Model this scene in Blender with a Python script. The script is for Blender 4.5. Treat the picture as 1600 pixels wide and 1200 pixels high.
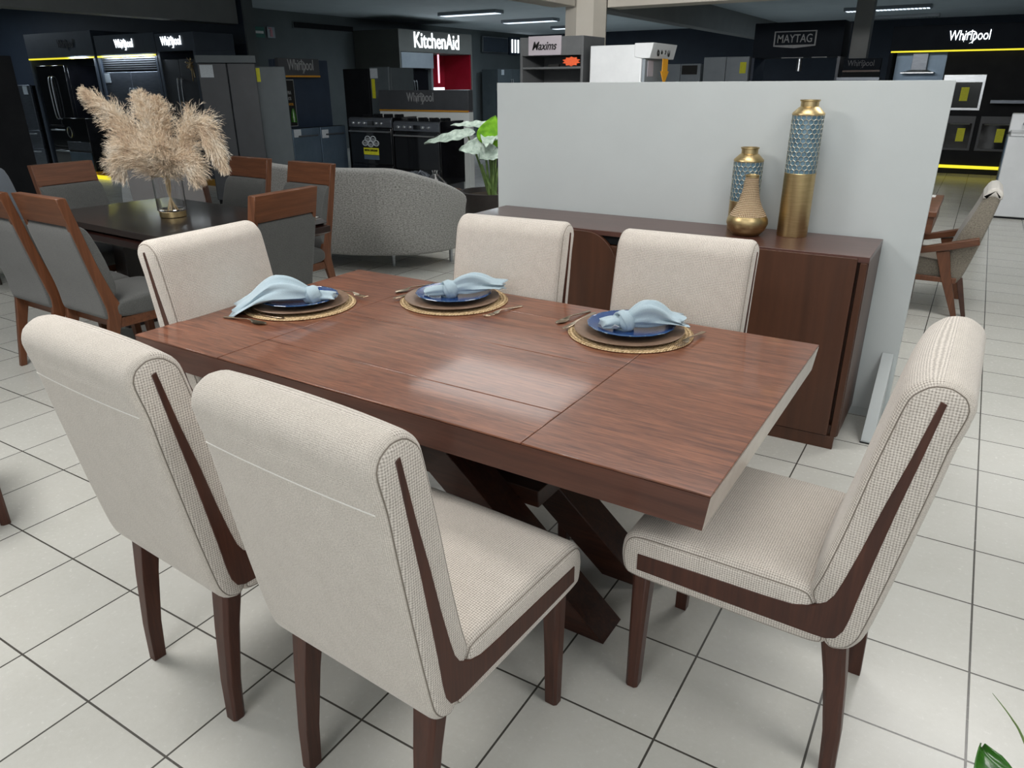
import bpy, bmesh, math, random
from mathutils import Vector, Matrix, Euler
PI = math.pi
sc = bpy.context.scene
for o in list(bpy.data.objects): bpy.data.objects.remove(o)
COL = sc.collection

# ------------------------------------------------------------------ camera
cd = bpy.data.cameras.new('camera'); cam = bpy.data.objects.new('camera', cd); COL.objects.link(cam)
cd.sensor_width = 36; cd.lens = 1136.35 / 1600 * 36; cd.clip_end = 200
cam.matrix_world = (Matrix.Translation((0, 0, 1.5255)) @ Matrix.Rotation(0.551944, 4, 'Z')
                    @ Matrix.Rotation(PI / 2 - 0.3916, 4, 'X') @ Matrix.Rotation(-0.0054, 4, 'Z'))
sc.camera = cam
# ------------------------------------------------------------------ world, exposure
w = bpy.data.worlds.new('daylight'); sc.world = w; w.use_nodes = True
w.node_tree.nodes['Background'].inputs[0].default_value = (.80, .90, 1, 1)
w.node_tree.nodes['Background'].inputs[1].default_value = .34
vs = sc.view_settings
vs.view_transform = 'Standard'; vs.look = 'None'; vs.gamma = 1; vs.use_curve_mapping = False; vs.exposure = -0.12
# ------------------------------------------------------------------ ceiling lamps over the furniture floor, and one added seat light
def area(name, loc, sx, sy, e, col=(1, .98, .95), rot=(0, 0, 0), spread=PI):
    l = bpy.data.lights.new(name, 'AREA'); l.shape = 'RECTANGLE'; l.size = sx; l.size_y = sy; l.energy = e; l.color = col; l.spread = spread
    o = bpy.data.objects.new(name, l); COL.objects.link(o); o.location = loc; o.rotation_euler = rot
    return o
area('overhead_area_light', (-3.2, .9, 3.0), 1.2, .9, 78)
area('overhead_area_light', (-3.9, 6.1, 3.0), 1.7, 1.1, 26)
area('overhead_area_light', (-.7, 2.7, 3.0), 1.2, .6, 26)  # added light, brightens the seat at the right table end
area('overhead_area_light', (-6.9, 3.9, 3.0), 1.0, .6, 12)
area('overhead_area_light', (.6, 4.9, 3.0), 1.3, 1.0, 55)
area('overhead_area_light', (1.4, 1.0, 3.0), 1.2, .9, 42)
area('overhead_area_light', (-.8, -1.6, 3.0), 1.2, .9, 42)
area('overhead_area_light', (1.2, 9.6, 3.0), 1.3, .9, 22)
# the lit louvred lamps of the appliance hall
for lx, ly in ((-10.6, 15.5), (-10.6, 18.2), (-10.6, 20.9), (-2.35, 19.8), (-18.0, 7.2)):
    area('hall_lamp_light', (lx, ly, 2.985), 1.5, .28, 46, (.78, .90, 1))
# daylight through the glass shopfront behind and to the right of the camera
area('shopfront_daylight', (1.5, -4.6, 1.9), 7.0, 2.2, 85, (.93, .97, 1), (PI / 2, 0, 0))
# added area light out of view, only to brighten the cream beams
area('beam_fill_light', (-2.6, 4.6, 2.93), 4.5, .3, 95, (1, .98, .95), (math.radians(80), 0, math.radians(12)), math.radians(120))

# ------------------------------------------------------------------ materials
def mat(name, col, rough=.5, metal=0, coat=0, spec=.5, emit=None, es=1, trans=0, ior=1.45, sheen=0, alpha=1):
    m = bpy.data.materials.new(name); m.use_nodes = True
    b = m.node_tree.nodes['Principled BSDF']; I = b.inputs
    I['Base Color'].default_value = (*col, 1); I['Roughness'].default_value = rough; I['Metallic'].default_value = metal
    I['Coat Weight'].default_value = coat; I['Coat Roughness'].default_value = .08; I['Specular IOR Level'].default_value = spec
    I['IOR'].default_value = ior; I['Transmission Weight'].default_value = trans; I['Sheen Weight'].default_value = sheen; I['Alpha'].default_value = alpha
    if emit: I['Emission Color'].default_value = (*emit, 1); I['Emission Strength'].default_value = es
    # a faint unevenness so that every surface is procedural
    return m
def N(m, t, **kw):
    n = m.node_tree.nodes.new(t)
    for k, v in kw.items(): setattr(n, k, v)
    return n
def L(m, a, b): m.node_tree.links.new(a, b)
def bsdf(m): return m.node_tree.nodes['Principled BSDF']
def coords(m, scale=(1, 1, 1), loc=(0, 0, 0), rot=(0, 0, 0), kind='Object'):
    t = N(m, 'ShaderNodeTexCoord'); p = N(m, 'ShaderNodeMapping')
    p.inputs['Scale'].default_value = scale; p.inputs['Location'].default_value = loc; p.inputs['Rotation'].default_value = rot
    L(m, t.outputs[kind], p.inputs[0]); return p.outputs[0]
def noise(m, v, s, d=4, r=.5, dist=0):
    n = N(m, 'ShaderNodeTexNoise'); n.inputs['Scale'].default_value = s; n.inputs['Detail'].default_value = d
    n.inputs['Roughness'].default_value = r; n.inputs['Distortion'].default_value = dist
    L(m, v, n.inputs['Vector']); return n.outputs[0]
def ramp(m, f, stops):
    r = N(m, 'ShaderNodeValToRGB'); e = r.color_ramp.elements
    while len(e) < len(stops): e.new(.5)
    for i, (p, c) in enumerate(stops): e[i].position = p; e[i].color = (*c, 1)
    L(m, f, r.inputs[0]); return r.outputs[0]
def bump(m, h, s=.3, d=.001, prev=None):
    b = N(m, 'ShaderNodeBump'); b.inputs['Strength'].default_value = s; b.inputs['Distance'].default_value = d
    L(m, h, b.inputs['Height'])
    if prev: L(m, prev, b.inputs['Normal'])
    L(m, b.outputs[0], bsdf(m).inputs['Normal']); return b.outputs[0]
def M2(m, op, a, b):
    n = N(m, 'ShaderNodeMath', operation=op)
    for i, x in enumerate((a, b)):
        if isinstance(x, (int, float)): n.inputs[i].default_value = x
        elif x is not None: L(m, x, n.inputs[i])
    return n.outputs[0]
def wood(name, dark, light, axis='x', rough=.3, coat=.3, s=1.0, contrast=1.0, kind='Object'):
    m = mat(name, light, rough, coat=coat)
    sc_ = {'x': (1.3, 22, 22), 'y': (22, 1.3, 22), 'z': (22, 22, 1.3)}[axis]
    v = coords(m, tuple(q * s for q in sc_), kind=kind)
    a = noise(m, v, 1.0, 6, .62, 1.4)
    v2 = coords(m, tuple(q * s * 4 for q in sc_), kind=kind); b = noise(m, v2, 1.4, 3, .6, .3)
    k = M2(m, 'ADD', M2(m, 'MULTIPLY', a, .62), M2(m, 'MULTIPLY', b, .38))
    mid = tuple((x + y) / 2 for x, y in zip(dark, light))
    c = ramp(m, k, [(.5 - .15 / contrast, dark), (.5, mid), (.5 + .13 / contrast, light)])
    L(m, c, bsdf(m).inputs['Base Color'])
    bump(m, k, .12, .0006)
    return m
def fabric(name, dark, light, period=.006, strength=.5, rough=.95, contrast=.5, ns=420, nw=.86):
    m = mat(name, light, rough, spec=.2, sheen=.25); m['weave'] = 1
    t = N(m, 'ShaderNodeTexCoord'); sp = N(m, 'ShaderNodeSeparateXYZ'); L(m, t.outputs['UV'], sp.inputs[0])
    u, v, _ = sp.outputs; k = 2 * PI / period / 1.414
    wv = M2(m, 'MULTIPLY', M2(m, 'SINE', M2(m, 'MULTIPLY', M2(m, 'ADD', u, v), k), None), M2(m, 'SINE', M2(m, 'MULTIPLY', M2(m, 'SUBTRACT', u, v), k), None))
    n1 = noise(m, coords(m, (1, 1.7, 1), kind='UV'), ns, 3, .65); n2 = noise(m, coords(m), 30, 4, .6)
    h = M2(m, 'ADD', M2(m, 'MULTIPLY', wv, .5 * contrast), M2(m, 'ADD', M2(m, 'MULTIPLY', n1, nw), M2(m, 'MULTIPLY', n2, 1 - nw)))
    c = ramp(m, h, [(.24, dark), (.5, tuple(.45 * a + .55 * b for a, b in zip(dark, light))), (.74, light)])
    L(m, c, bsdf(m).inputs['Base Color']); bump(m, h, strength, .0016)
    return m
def speck(name, col, col2, rough, s=30, metal=0, coat=0, bs=0, lo=.35, hi=.65, sc_=(1, 1, 1), spec=.5):
    m = mat(name, col, rough, metal, coat, spec); f = noise(m, coords(m, sc_), s, 5, .6)
    L(m, ramp(m, f, [(lo, col), (hi, col2)]), bsdf(m).inputs['Base Color'])
    if bs: bump(m, f, bs, .001)
    return m
MT = {}
MT['fabric'] = fabric('woven_cream_fabric', (.34, .295, .25), (.84, .77, .70), .0078, .55, contrast=.50, ns=230)
MT['fabric2'] = fabric('woven_cream_back_fabric', (.36, .315, .27), (.78, .715, .64), .0050, .4, contrast=.30, ns=260)
MT['seam'] = speck('seam_thread', (.20, .17, .14), (.28, .24, .2), .9, 400)
MT['seam_l'] = speck('pale_piping', (.75, .72, .66), (.86, .83, .78), .9, 400)
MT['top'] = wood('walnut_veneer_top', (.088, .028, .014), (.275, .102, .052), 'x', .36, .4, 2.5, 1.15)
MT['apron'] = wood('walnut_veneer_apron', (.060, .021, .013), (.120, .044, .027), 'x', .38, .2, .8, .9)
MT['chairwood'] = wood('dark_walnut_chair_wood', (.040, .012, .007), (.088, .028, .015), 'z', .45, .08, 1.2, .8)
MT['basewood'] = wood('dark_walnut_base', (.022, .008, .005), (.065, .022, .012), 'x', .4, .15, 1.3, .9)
MT['side'] = wood('sideboard_veneer', (.046, .017, .008), (.105, .039, .019), 'z', .45, .15, .22, .6)
MT['sidetop'] = wood('sideboard_top_veneer', (.075, .033, .026), (.125, .056, .044), 'x', .36, .3, .5, .6)
MT['mid'] = wood('warm_walnut', (.075, .026, .011), (.19, .070, .030), 'x', .42, .12, .7, .8)
MT['midz'] = wood('warm_walnut_upright', (.075, .026, .011), (.19, .070, .030), 'z', .42, .12, .7, .8)
MT['dark'] = wood('espresso_wood', (.013, .009, .008), (.028, .018, .015), 'x', .30, .3, .6, .8)
MT['darkred'] = wood('mahogany_edge', (.014, .006, .005), (.028, .010, .008), 'x', .3, .3, .6, .8)
MT['grey'] = fabric('grey_linen', (.045, .047, .047), (.140, .141, .135), .004, .3, contrast=.15, ns=160)
MT['sofa'] = fabric('speckled_grey_boucle', (.05, .05, .047), (.50, .49, .465), .006, .5, contrast=.0, ns=75, nw=.95)
MT['arm'] = fabric('taupe_tweed', (.08, .07, .055), (.36, .32, .26), .006, .5, contrast=.1, ns=100)
MT['armtop'] = fabric('pale_tweed', (.45, .42, .38), (.75, .72, .67), .006, .5, contrast=.2)
MT['bluegrey'] = fabric('blue_grey_cloth', (.11, .13, .16), (.20, .23, .27), .004, .2, contrast=.1)
MT['end_sheen'] = speck('end_reflection_tone', (.60, .55, .50), (.68, .63, .58), .3, 20, metal=.6)  # pale tone stands in for the grazing reflection on the table end
MT['gold'] = speck('brushed_gold', (.56, .42, .21), (.64, .49, .26), .40, 14, metal=1, sc_=(1, 1, 12))
MT['goldd'] = speck('satin_champagne_gold', (.42, .31, .17), (.55, .42, .25), .28, 20, metal=1)
MT['cutlery'] = speck('brushed_bronze_cutlery', (.40, .31, .22), (.52, .42, .31), .25, 20, metal=1)
MT['plate'] = speck('cobalt_glaze', (.006, .036, .150), (.010, .052, .195), .22, 8, coat=.25)
MT['platerim'] = speck('worn_glaze_rim', (.02, .08, .22), (.30, .42, .50), .15, 90, coat=.6, lo=.56, hi=.66)
MT['charger'] = speck('brown_charger', (.17, .105, .07), (.24, .155, .105), .45, 40)
MT['napkin'] = fabric('pale_blue_linen', (.27, .37, .43), (.53, .64, .70), .0016, .25, contrast=.1)
MT['label'] = speck('white_care_label', (.7, .7, .68), (.8, .8, .78), .6, 20)
def straw():
    m = mat('braided_seagrass', (.5, .33, .15), .8, spec=.2)
    t = N(m, 'ShaderNodeTexCoord'); sp = N(m, 'ShaderNodeSeparateXYZ'); L(m, t.outputs['Object'], sp.inputs[0])
    r = M2(m, 'POWER', M2(m, 'ADD', M2(m, 'MULTIPLY', sp.outputs[0], sp.outputs[0]), M2(m, 'MULTIPLY', sp.outputs[1], sp.outputs[1])), .5)
    a = M2(m, 'ARCTAN2', sp.outputs[1], sp.outputs[0])
    rr = M2(m, 'SINE', M2(m, 'MULTIPLY', r, 2 * PI / .012), None)
    st = M2(m, 'SINE', M2(m, 'ADD', M2(m, 'MULTIPLY', a, 110), M2(m, 'MULTIPLY', r, 900)), None)
    n = noise(m, coords(m), 130, 4, .6)
    h = M2(m, 'ADD', M2(m, 'ADD', M2(m, 'MULTIPLY', rr, .12), M2(m, 'MULTIPLY', st, .12)), n)
    L(m, ramp(m, h, [(.25, (.15, .09, .045)), (.5, (.50, .345, .18)), (.8, (.82, .65, .42))]), bsdf(m).inputs['Base Color'])
    bump(m, h, .7, .002); return m
MT['straw'] = straw()
MT['panel'] = speck('pale_grey_paint', (.56, .595, .595), (.58, .615, .615), .55, 3, bs=.02)
MT['navy'] = speck('navy_display_laminate', (.020, .032, .055), (.026, .040, .066), .35, 4)
MT['navyl'] = speck('slate_display_laminate', (.060, .075, .100), (.072, .090, .118), .4, 4)
MT['charcoal'] = speck('charcoal_laminate', (.045, .049, .056), (.056, .060, .068), .45, 4)
MT['black'] = speck('gloss_black_enamel', (.004, .004, .005), (.007, .007, .009), .12, 4, coat=.5)
MT['matteblack'] = speck('matte_black', (.006, .007, .009), (.010, .011, .013), .65, 4, spec=.2)
MT['dsteel'] = speck('dark_stainless', (.11, .125, .15), (.15, .165, .19), .32, 6, metal=.6, sc_=(1, 1, 8))
MT['steel'] = speck('stainless_steel', (.42, .44, .46), (.52, .54, .56), .28, 6, metal=.9, sc_=(1, 1, 8))
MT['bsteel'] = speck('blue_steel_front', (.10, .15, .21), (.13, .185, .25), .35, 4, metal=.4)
MT['greyside'] = speck('grey_painted_steel', (.075, .092, .102), (.088, .108, .120), .5, 4)
MT['white'] = speck('white_enamel', (.66, .68, .70), (.72, .74, .76), .3, 4, coat=.3)
MT['whiteg'] = speck('grey_white_enamel', (.22, .25, .28), (.25, .28, .31), .35, 4)
MT['tag'] = speck('printed_price_tag', (.42, .46, .50), (.55, .6, .64), .6, 120)
MT['yellow'] = speck('yellow_energy_sticker', (.55, .56, .02), (.66, .64, .03), .6, 60)
MT['orange'] = speck('orange_tag', (.80, .36, .02), (.9, .42, .03), .6, 60)
MT['redtag'] = speck('orange_red_starburst', (.75, .10, .03), (.85, .14, .04), .6, 60)
MT['amber'] = speck('amber_trim', (.42, .20, .02), (.5, .25, .03), .5, 30)
MT['glassd'] = mat('dark_oven_glass', (.008, .009, .011), .05, coat=.6)
MT['glass'] = mat('clear_glass', (1, 1, 1), .02, trans=1, ior=1.45)
MT['led_y'] = mat('yellow_led_strip', (.8, .7, .05), .5, emit=(1, .86, .03), es=.95)
MT['led_w'] = mat('white_letter_light', (.9, .95, 1), .5, emit=(.9, .97, 1), es=2.6)
MT['led_r'] = mat('pink_neon', (1, .3, .4), .5, emit=(1, .35, .42), es=2.5)
MT['lamp'] = mat('fluorescent_louvre', (.8, .9, 1), .5, emit=(.75, .88, 1), es=1.7)
MT['lampdim'] = mat('unlit_louvre', (.3, .34, .36), .4, metal=.3)
MT['letters'] = speck('grey_lettering', (.22, .23, .24), (.28, .29, .3), .5, 30)
MT['lettersd'] = speck('dim_lettering', (.085, .09, .105), (.11, .115, .13), .5, 30)
MT['ink'] = speck('black_ink', (.006, .006, .006), (.01, .01, .01), .6, 30)
MT['signboard'] = speck('pale_lilac_board', (.42, .38, .42), (.46, .42, .46), .6, 4)
MT['shelfgrey'] = speck('grey_shelf_laminate', (.10, .105, .11), (.12, .125, .13), .5, 4)
MT['ceil'] = speck('grey_ceiling_paint', (.55, .62, .66), (.60, .67, .71), .8, 1.5)
MT['beam'] = speck('cream_beam_paint', (.74, .69, .61), (.78, .73, .65), .7, 2)
MT['beamd'] = speck('grey_beam_paint', (.24, .25, .25), (.27, .28, .28), .7, 2)
MT['olive'] = speck('dark_olive_laminate', (.085, .088, .080), (.10, .103, .094), .6, 2)
MT['navydark'] = speck('black_navy_laminate', (.008, .011, .017), (.011, .015, .022), .7, 3, spec=.15)
MT['wall'] = speck('dim_grey_wall_paint', (.12, .14, .145), (.14, .16, .165), .8, 1.5)
MT['wallnavy'] = speck('navy_wall_paint', (.018, .026, .042), (.022, .032, .050), .6, 2)
MT['green'] = speck('green_sign', (.01, .12, .09), (.015, .15, .11), .5, 30)
MT['redwall'] = speck('red_backing', (.30, .008, .02), (.36, .012, .03), .3, 3)
MT['wrap'] = mat('clear_plastic_wrap', (.9, .93, .95), .12, spec=.8, alpha=.28)
MT['brown'] = speck('brown_leather', (.055, .022, .014), (.075, .032, .02), .4, 30)
def leafmat(name, a, b, rough=.4, trans=0):
    m = mat(name, a, rough, coat=.15); f = noise(m, coords(m), 18, 4, .6)
    L(m, ramp(m, f, [(.35, a), (.7, b)]), bsdf(m).inputs['Base Color']); bump(m, f, .3, .002)
    bsdf(m).inputs['Subsurface Weight'].default_value = trans; return m
MT['leaf'] = leafmat('fresh_green_leaf', (.11, .30, .01), (.20, .45, .02), .4)
MT['leafd'] = leafmat('deep_green_leaf', (.012, .075, .008), (.05, .17, .02), .25)
MT['leafp'] = leafmat('pale_silver_leaf', (.20, .26, .22), (.44, .52, .46), .6)
MT['stem'] = leafmat('green_stalk', (.07, .13, .03), (.16, .24, .07), .5)
MT['pot'] = speck('matte_brown_black_pot', (.018, .014, .013), (.024, .019, .017), .55, 20)
MT['soil'] = speck('potting_soil', (.02, .013, .008), (.06, .045, .03), .95, 90, bs=.8)
MT['pampas'] = mat('dry_pampas_fluff', (.80, .64, .48), .9, spec=.1, sheen=.3)
def _pp():
    m = MT['pampas']; f = noise(m, coords(m), 9, 5, .65)
    L(m, ramp(m, f, [(.3, (.70, .52, .37)), (.48, (.93, .78, .60)), (.66, (1.0, .92, .80))]), bsdf(m).inputs['Base Color'])
    bsdf(m).inputs['Subsurface Weight'].default_value = 0
_pp()
MT['reed'] = speck('dry_reed_stalk', (.52, .38, .20), (.66, .50, .30), .7, 40)
def hexmat():
    m = speck('blue_glaze_cells', (.085, .165, .225), (.15, .26, .33), .3, 30, coat=.5); return m
MT['hex'] = hexmat()
MT['hexline'] = speck('pale_gilt_cell_walls', (.34, .36, .33), (.48, .49, .42), .4, 60, metal=.3)
def wicker():
    m = mat('woven_wicker', (.45, .27, .12), .7)
    t = N(m, 'ShaderNodeTexCoord'); sp = N(m, 'ShaderNodeSeparateXYZ'); L(m, t.outputs['Object'], sp.inputs[0])
    a = M2(m, 'ARCTAN2', sp.outputs[1], sp.outputs[0])
    s1 = M2(m, 'SINE', M2(m, 'MULTIPLY', a, 30), None); s2 = M2(m, 'SINE', M2(m, 'MULTIPLY', sp.outputs[2], 2 * PI / .0075), None)
    h = M2(m, 'ADD', M2(m, 'ABSOLUTE', s1, None), M2(m, 'MULTIPLY', s2, .4))
    L(m, ramp(m, h, [(.05, (.14, .07, .03)), (.45, (.42, .25, .12)), (.95, (.78, .62, .42))]), bsdf(m).inputs['Base Color'])
    bump(m, h, .8, .003); return m
MT['wicker'] = wicker()
def floormat():
    m = mat('pale_ceramic_floor_tile', (.6, .6, .57), .3, coat=.0)
    v = coords(m, loc=(2.753, -.997, 0))
    b = N(m, 'ShaderNodeTexBrick'); b.offset = 0; b.squash = 1
    b.inputs['Scale'].default_value = 1; b.inputs['Brick Width'].default_value = .335; b.inputs['Row Height'].default_value = .335
    b.inputs['Mortar Size'].default_value = .0030; b.inputs['Mortar Smooth'].default_value = .1; b.inputs['Bias'].default_value = 0
    b.inputs['Color1'].default_value = (.585, .58, .545, 1); b.inputs['Color2'].default_value = (.63, .625, .59, 1); b.inputs['Mortar'].default_value = (.075, .07, .062, 1)
    L(m, v, b.inputs['Vector'])
    f = noise(m, coords(m), 3.5, 8, .72); f2 = noise(m, coords(m), 60, 6, .75)
    ff = M2(m, 'ADD', M2(m, 'MULTIPLY', f, .6), M2(m, 'MULTIPLY', f2, .4))
    mx = N(m, 'ShaderNodeMix', data_type='RGBA', blend_type='MULTIPLY'); mx.inputs[0].default_value = 1
    L(m, b.outputs['Color'], mx.inputs[6]); L(m, ramp(m, ff, [(.27, (.86, .852, .825)), (.5, (.95, .945, .93)), (.72, (1, 1, .995))]), mx.inputs[7])
    L(m, mx.outputs[2], bsdf(m).inputs['Base Color'])
    L(m, M2(m, 'ADD', M2(m, 'MULTIPLY', f2, .12), .20), bsdf(m).inputs['Roughness'])
    inv = M2(m, 'SUBTRACT', 1.0, b.outputs['Fac']); h = M2(m, 'ADD', inv, M2(m, 'MULTIPLY', f2, .10))
    bump(m, h, .5, .002); return m
MT['floor'] = floormat()

# ------------------------------------------------------------------ mesh helpers
class MB:
    def __init__(s): s.bm = bmesh.new()
    def face(s, vs_, smooth=True):
        try: f = s.bm.faces.new(vs_); f.smooth = smooth; return f
        except ValueError: return None
    def box(s, x0, x1, y0, y1, z0, z1, M=None):
        v = [s.bm.verts.new(Vector(p) if M is None else M @ Vector(p)) for p in
             ((x0, y0, z0), (x1, y0, z0), (x1, y1, z0), (x0, y1, z0), (x0, y0, z1), (x1, y0, z1), (x1, y1, z1), (x0, y1, z1))]
        for f in ((0, 3, 2, 1), (4, 5, 6, 7), (0, 1, 5, 4), (1, 2, 6, 5), (2, 3, 7, 6), (3, 0, 4, 7)): s.face([v[i] for i in f])
        return s
    def loft(s, rings, cap=True, closed=True):
        R = [[s.bm.verts.new(Vector(p)) for p in r] for r in rings]; n = len(R[0])
        for a, b in zip(R, R[1:]):
            for i in range(n if closed else n - 1):
                j = (i + 1) % n; s.face([a[i], a[j], b[j], b[i]])
        if cap and closed: s.face(R[0][::-1]); s.face(R[-1])
        return s
    def prism(s, poly, axis, a, b):
        mk = {'x': lambda p, t: (t, p[0], p[1]), 'y': lambda p, t: (p[0], t, p[1]), 'z': lambda p, t: (p[0], p[1], t)}[axis]
        return s.loft([[mk(p, a) for p in poly], [mk(p, b) for p in poly]])
    def tube(s, pts, rad, n=8, cap=True, closed=False, flat=1.0):
        pts = [Vector(p) for p in pts]; m = len(pts); rad = rad if isinstance(rad, (list, tuple)) else [rad] * m
        rings = []; up = None
        for i, p in enumerate(pts):
            if closed: d = pts[(i + 1) % m] - pts[i - 1]
            else: d = pts[min(i + 1, m - 1)] - pts[max(i - 1, 0)]
            d.normalize()
            if up is None: up = Vector((0, 0, 1)) if abs(d.z) < .9 else Vector((1, 0, 0))
            sd = d.cross(up); sd.normalize(); up = sd.cross(d); up.normalize()
            rings.append([p + (sd * math.cos(t) + up * math.sin(t) * flat) * rad[i] for t in [2 * PI * k / n for k in range(n)]])
        if closed: rings.append(rings[0]); return s.loft(rings, False)
        return s.loft(rings, cap)
    def lathe(s, prof, n=32, c=(0, 0, 0), cap=True):
        rings = [[(c[0] + r * math.cos(2 * PI * k / n), c[1] + r * math.sin(2 * PI * k / n), c[2] + z) for k in range(n)] for r, z in prof]
        return s.loft(rings, cap)
def obj(name, mb, m, parent=None, bevel=0, seg=2, angle=35, sub=0, smooth=True, kind=None, label=None):
    bm = mb.bm; bmesh.ops.recalc_face_normals(bm, faces=bm.faces)
    me = bpy.data.meshes.new(name); bm.to_mesh(me); bm.free()
    mm = MT[m] if isinstance(m, str) else m; me.materials.append(mm)
    if mm.get('weave') and not me.uv_layers:
        uv = me.uv_layers.new(name='UVMap')
        for p in me.polygons:
            nx, ny, nz = (abs(q) for q in p.normal)
            for li in p.loop_indices:
                c = me.vertices[me.loops[li].vertex_index].co
                uv.data[li].uv = (c.y, c.z) if nx >= ny and nx >= nz else ((c.x, c.z) if ny >= nz else (c.x, c.y))
    if smooth:
        for p in me.polygons: p.use_smooth = True
        me.set_sharp_from_angle(angle=math.radians(angle))
    else:
        for p in me.polygons: p.use_smooth = False
    o = bpy.data.objects.new(name, me); COL.objects.link(o)
    if parent: o.parent = parent
    if bevel:
        b = o.modifiers.new('bevel', 'BEVEL'); b.width = bevel; b.segments = seg; b.limit_method = 'ANGLE'; b.angle_limit = math.radians(40)
        b.harden_normals = False
    if sub:
        b = o.modifiers.new('sub', 'SUBSURF'); b.levels = sub; b.render_levels = sub
    if kind: o['kind'] = kind
    if label: o['label'] = label
    return o
def tag(o, label, cat, group=None):
    o['label'] = label; o['category'] = cat
    if group: o['group'] = group
    return o
def thing(name, label, cat, loc=(0, 0, 0), rz=0, group=None):
    o = bpy.data.objects.new(name, None); COL.objects.link(o); o.empty_display_size = .1
    o.location = loc; o.rotation_euler = (0, 0, rz); return tag(o, label, cat, group)
def copy_tree(o, parent=None):
    c = o.copy(); COL.objects.link(c)
    if parent: c.parent = parent
    for ch in list(o.children): copy_tree(ch, c)
    return c
def dup(o, loc, rz, label, group=None):
    c = copy_tree(o); c.location = loc; c.rotation_euler = (0, 0, rz); c['label'] = label
    if group: c['group'] = group
    return c
def struct(name, mb, m, bevel=0):
    return obj(name, mb, m, None, bevel, kind='structure')
def B(*a): return MB().box(*a)
def catmull(pts, n=6, closed=False):
    P = [Vector(p) for p in pts]; out = []; m = len(P)
    rng = range(m if closed else m - 1)
    for i in rng:
        if closed: a, b, c, d = P[i - 1], P[i], P[(i + 1) % m], P[(i + 2) % m]
        else: a, b, c, d = P[max(i - 1, 0)], P[i], P[i + 1], P[min(i + 2, m - 1)]
        for k in range(n):
            t = k / n
            out.append(.5 * ((2 * b) + (c - a) * t + (2 * a - 5 * b + 4 * c - d) * t * t + (3 * b - a - 3 * c + d) * t ** 3))
    if not closed: out.append(P[-1])
    return out
def text_mesh(body, size, ext=.004, shear=0, sx=1, off=0):
    cu = bpy.data.curves.new('txt', 'FONT'); cu.body = body; cu.size = size; cu.extrude = ext; cu.shear = shear; cu.offset = off
    cu.align_x = 'CENTER'; cu.align_y = 'CENTER'
    o = bpy.data.objects.new('txt', cu); COL.objects.link(o)
    dg = bpy.context.evaluated_depsgraph_get(); me = bpy.data.meshes.new_from_object(o.evaluated_get(dg))
    bpy.data.objects.remove(o); bpy.data.curves.remove(cu)
    bm = bmesh.new(); bm.from_mesh(me); bpy.data.meshes.remove(me)
    # text plane xy -> local xz facing -y
    for v in bm.verts: v.co = Vector((v.co.x * sx, -v.co.z, v.co.y))
    return bm
def lettering(parent, body, width, height, at, m, shear=.0, swoosh=False, off=0, ext=.004, rz=0, name='lettering', label=None):
    bm = text_mesh(body, .2, ext, shear, 1, off)
    xs = [v.co.x for v in bm.verts]; zs = [v.co.z for v in bm.verts]
    cx, cz = (min(xs) + max(xs)) / 2, (min(zs) + max(zs)) / 2; kx = width / (max(xs) - min(xs)); kz = height / (max(zs) - min(zs))
    for v in bm.verts: v.co.x = (v.co.x - cx) * kx; v.co.z = (v.co.z - cz) * kz
    mb = MB(); mb.bm.free(); mb.bm = bm
    if swoosh:   # the slanted open ring drawn round the middle letters
        pts = []
        for k in range(29):
            t = math.radians(-150 + 300 * k / 28 + 20); a, b = width * .17, height * .40
            x, z = a * math.cos(t), b * math.sin(t); q = math.radians(48)
            pts.append((width * .02 + x * math.cos(q) - z * math.sin(q), -.002, x * math.sin(q) + z * math.cos(q) - height * .06))
        mb.tube(pts, [height * (.010 + .026 * math.sin(PI * i / 28)) for i in range(29)], 6)
    R = Matrix.Rotation(rz, 4, 'Z')
    for v in mb.bm.verts: v.co = R @ v.co + Vector(at)
    return obj(name, mb, m, parent, smooth=False, label=label)

# ------------------------------------------------------------------ the setting
struct('floor', B(-26, 9, -7, 26, -.08, 0), 'floor')
struct('ceiling', B(-26, 9, -7, 26, 3.07, 3.2), 'ceil')
struct('wall_left', B(-14.25, -14, 9.4, 24.2, 0, 3.07), 'wall')
struct('wall_back', B(-14.25, 9, 24, 24.25, 0, 3.07), 'wallnavy')
struct('wall_left_niche', B(-24, -10.9, 9.2, 9.4, 0, 3.07), 'wallnavy')
struct('trim_7', B(-10.9, -10.86, 9.2, 9.4, 0, 3.07), 'wall')
struct('wall_far_left', B(-24.2, -24, -7, 9.4, 0, 3.07), 'wall')
struct('wall_right', B(8.5, 8.7, 3, 24, 0, 3.07), 'wall')
struct('trim_1', B(-11.3, -11, -4, 9.18, 2.47, 3.07), 'beamd', .005)      # ceiling beams
struct('trim_2', B(-6.0, -5.62, -2, 11.0, 2.60, 3.07), 'beam', .008)
struct('trim_3', B(-5.3, 8.5, 11.46, 11.9, 2.60, 3.07), 'beam', .008)
struct('trim_4', B(-5.8, -5.5, 11.95, 24, 2.60, 3.07), 'beamd', .008)
struct('trim_5', MB().lathe([(.34, 0), (.34, 3.07)], 8, (-5.65, 11.45, 0)), 'beam')   # pillar
struct('trim_6', B(-2.45, -2.15, 16.2, 16.5, 0, 3.07), 'beamd')           # far pillar
# service slot high on the left wall
o = thing('air_vent', 'long dark ventilation slot high on the grey left wall', 'vent', (-13.99, 14.2, 2.8), PI / 2)
obj('frame', B(-1.0, 1.0, -.012, 0, -.07, .075), 'wall', o, .004)
obj('slot', B(-.97, -.02, -.03, -.013, -.055, .06), 'matteblack', o); obj('slot', B(.0, .97, -.03, -.013, -.055, .06), 'matteblack', o)

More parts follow.
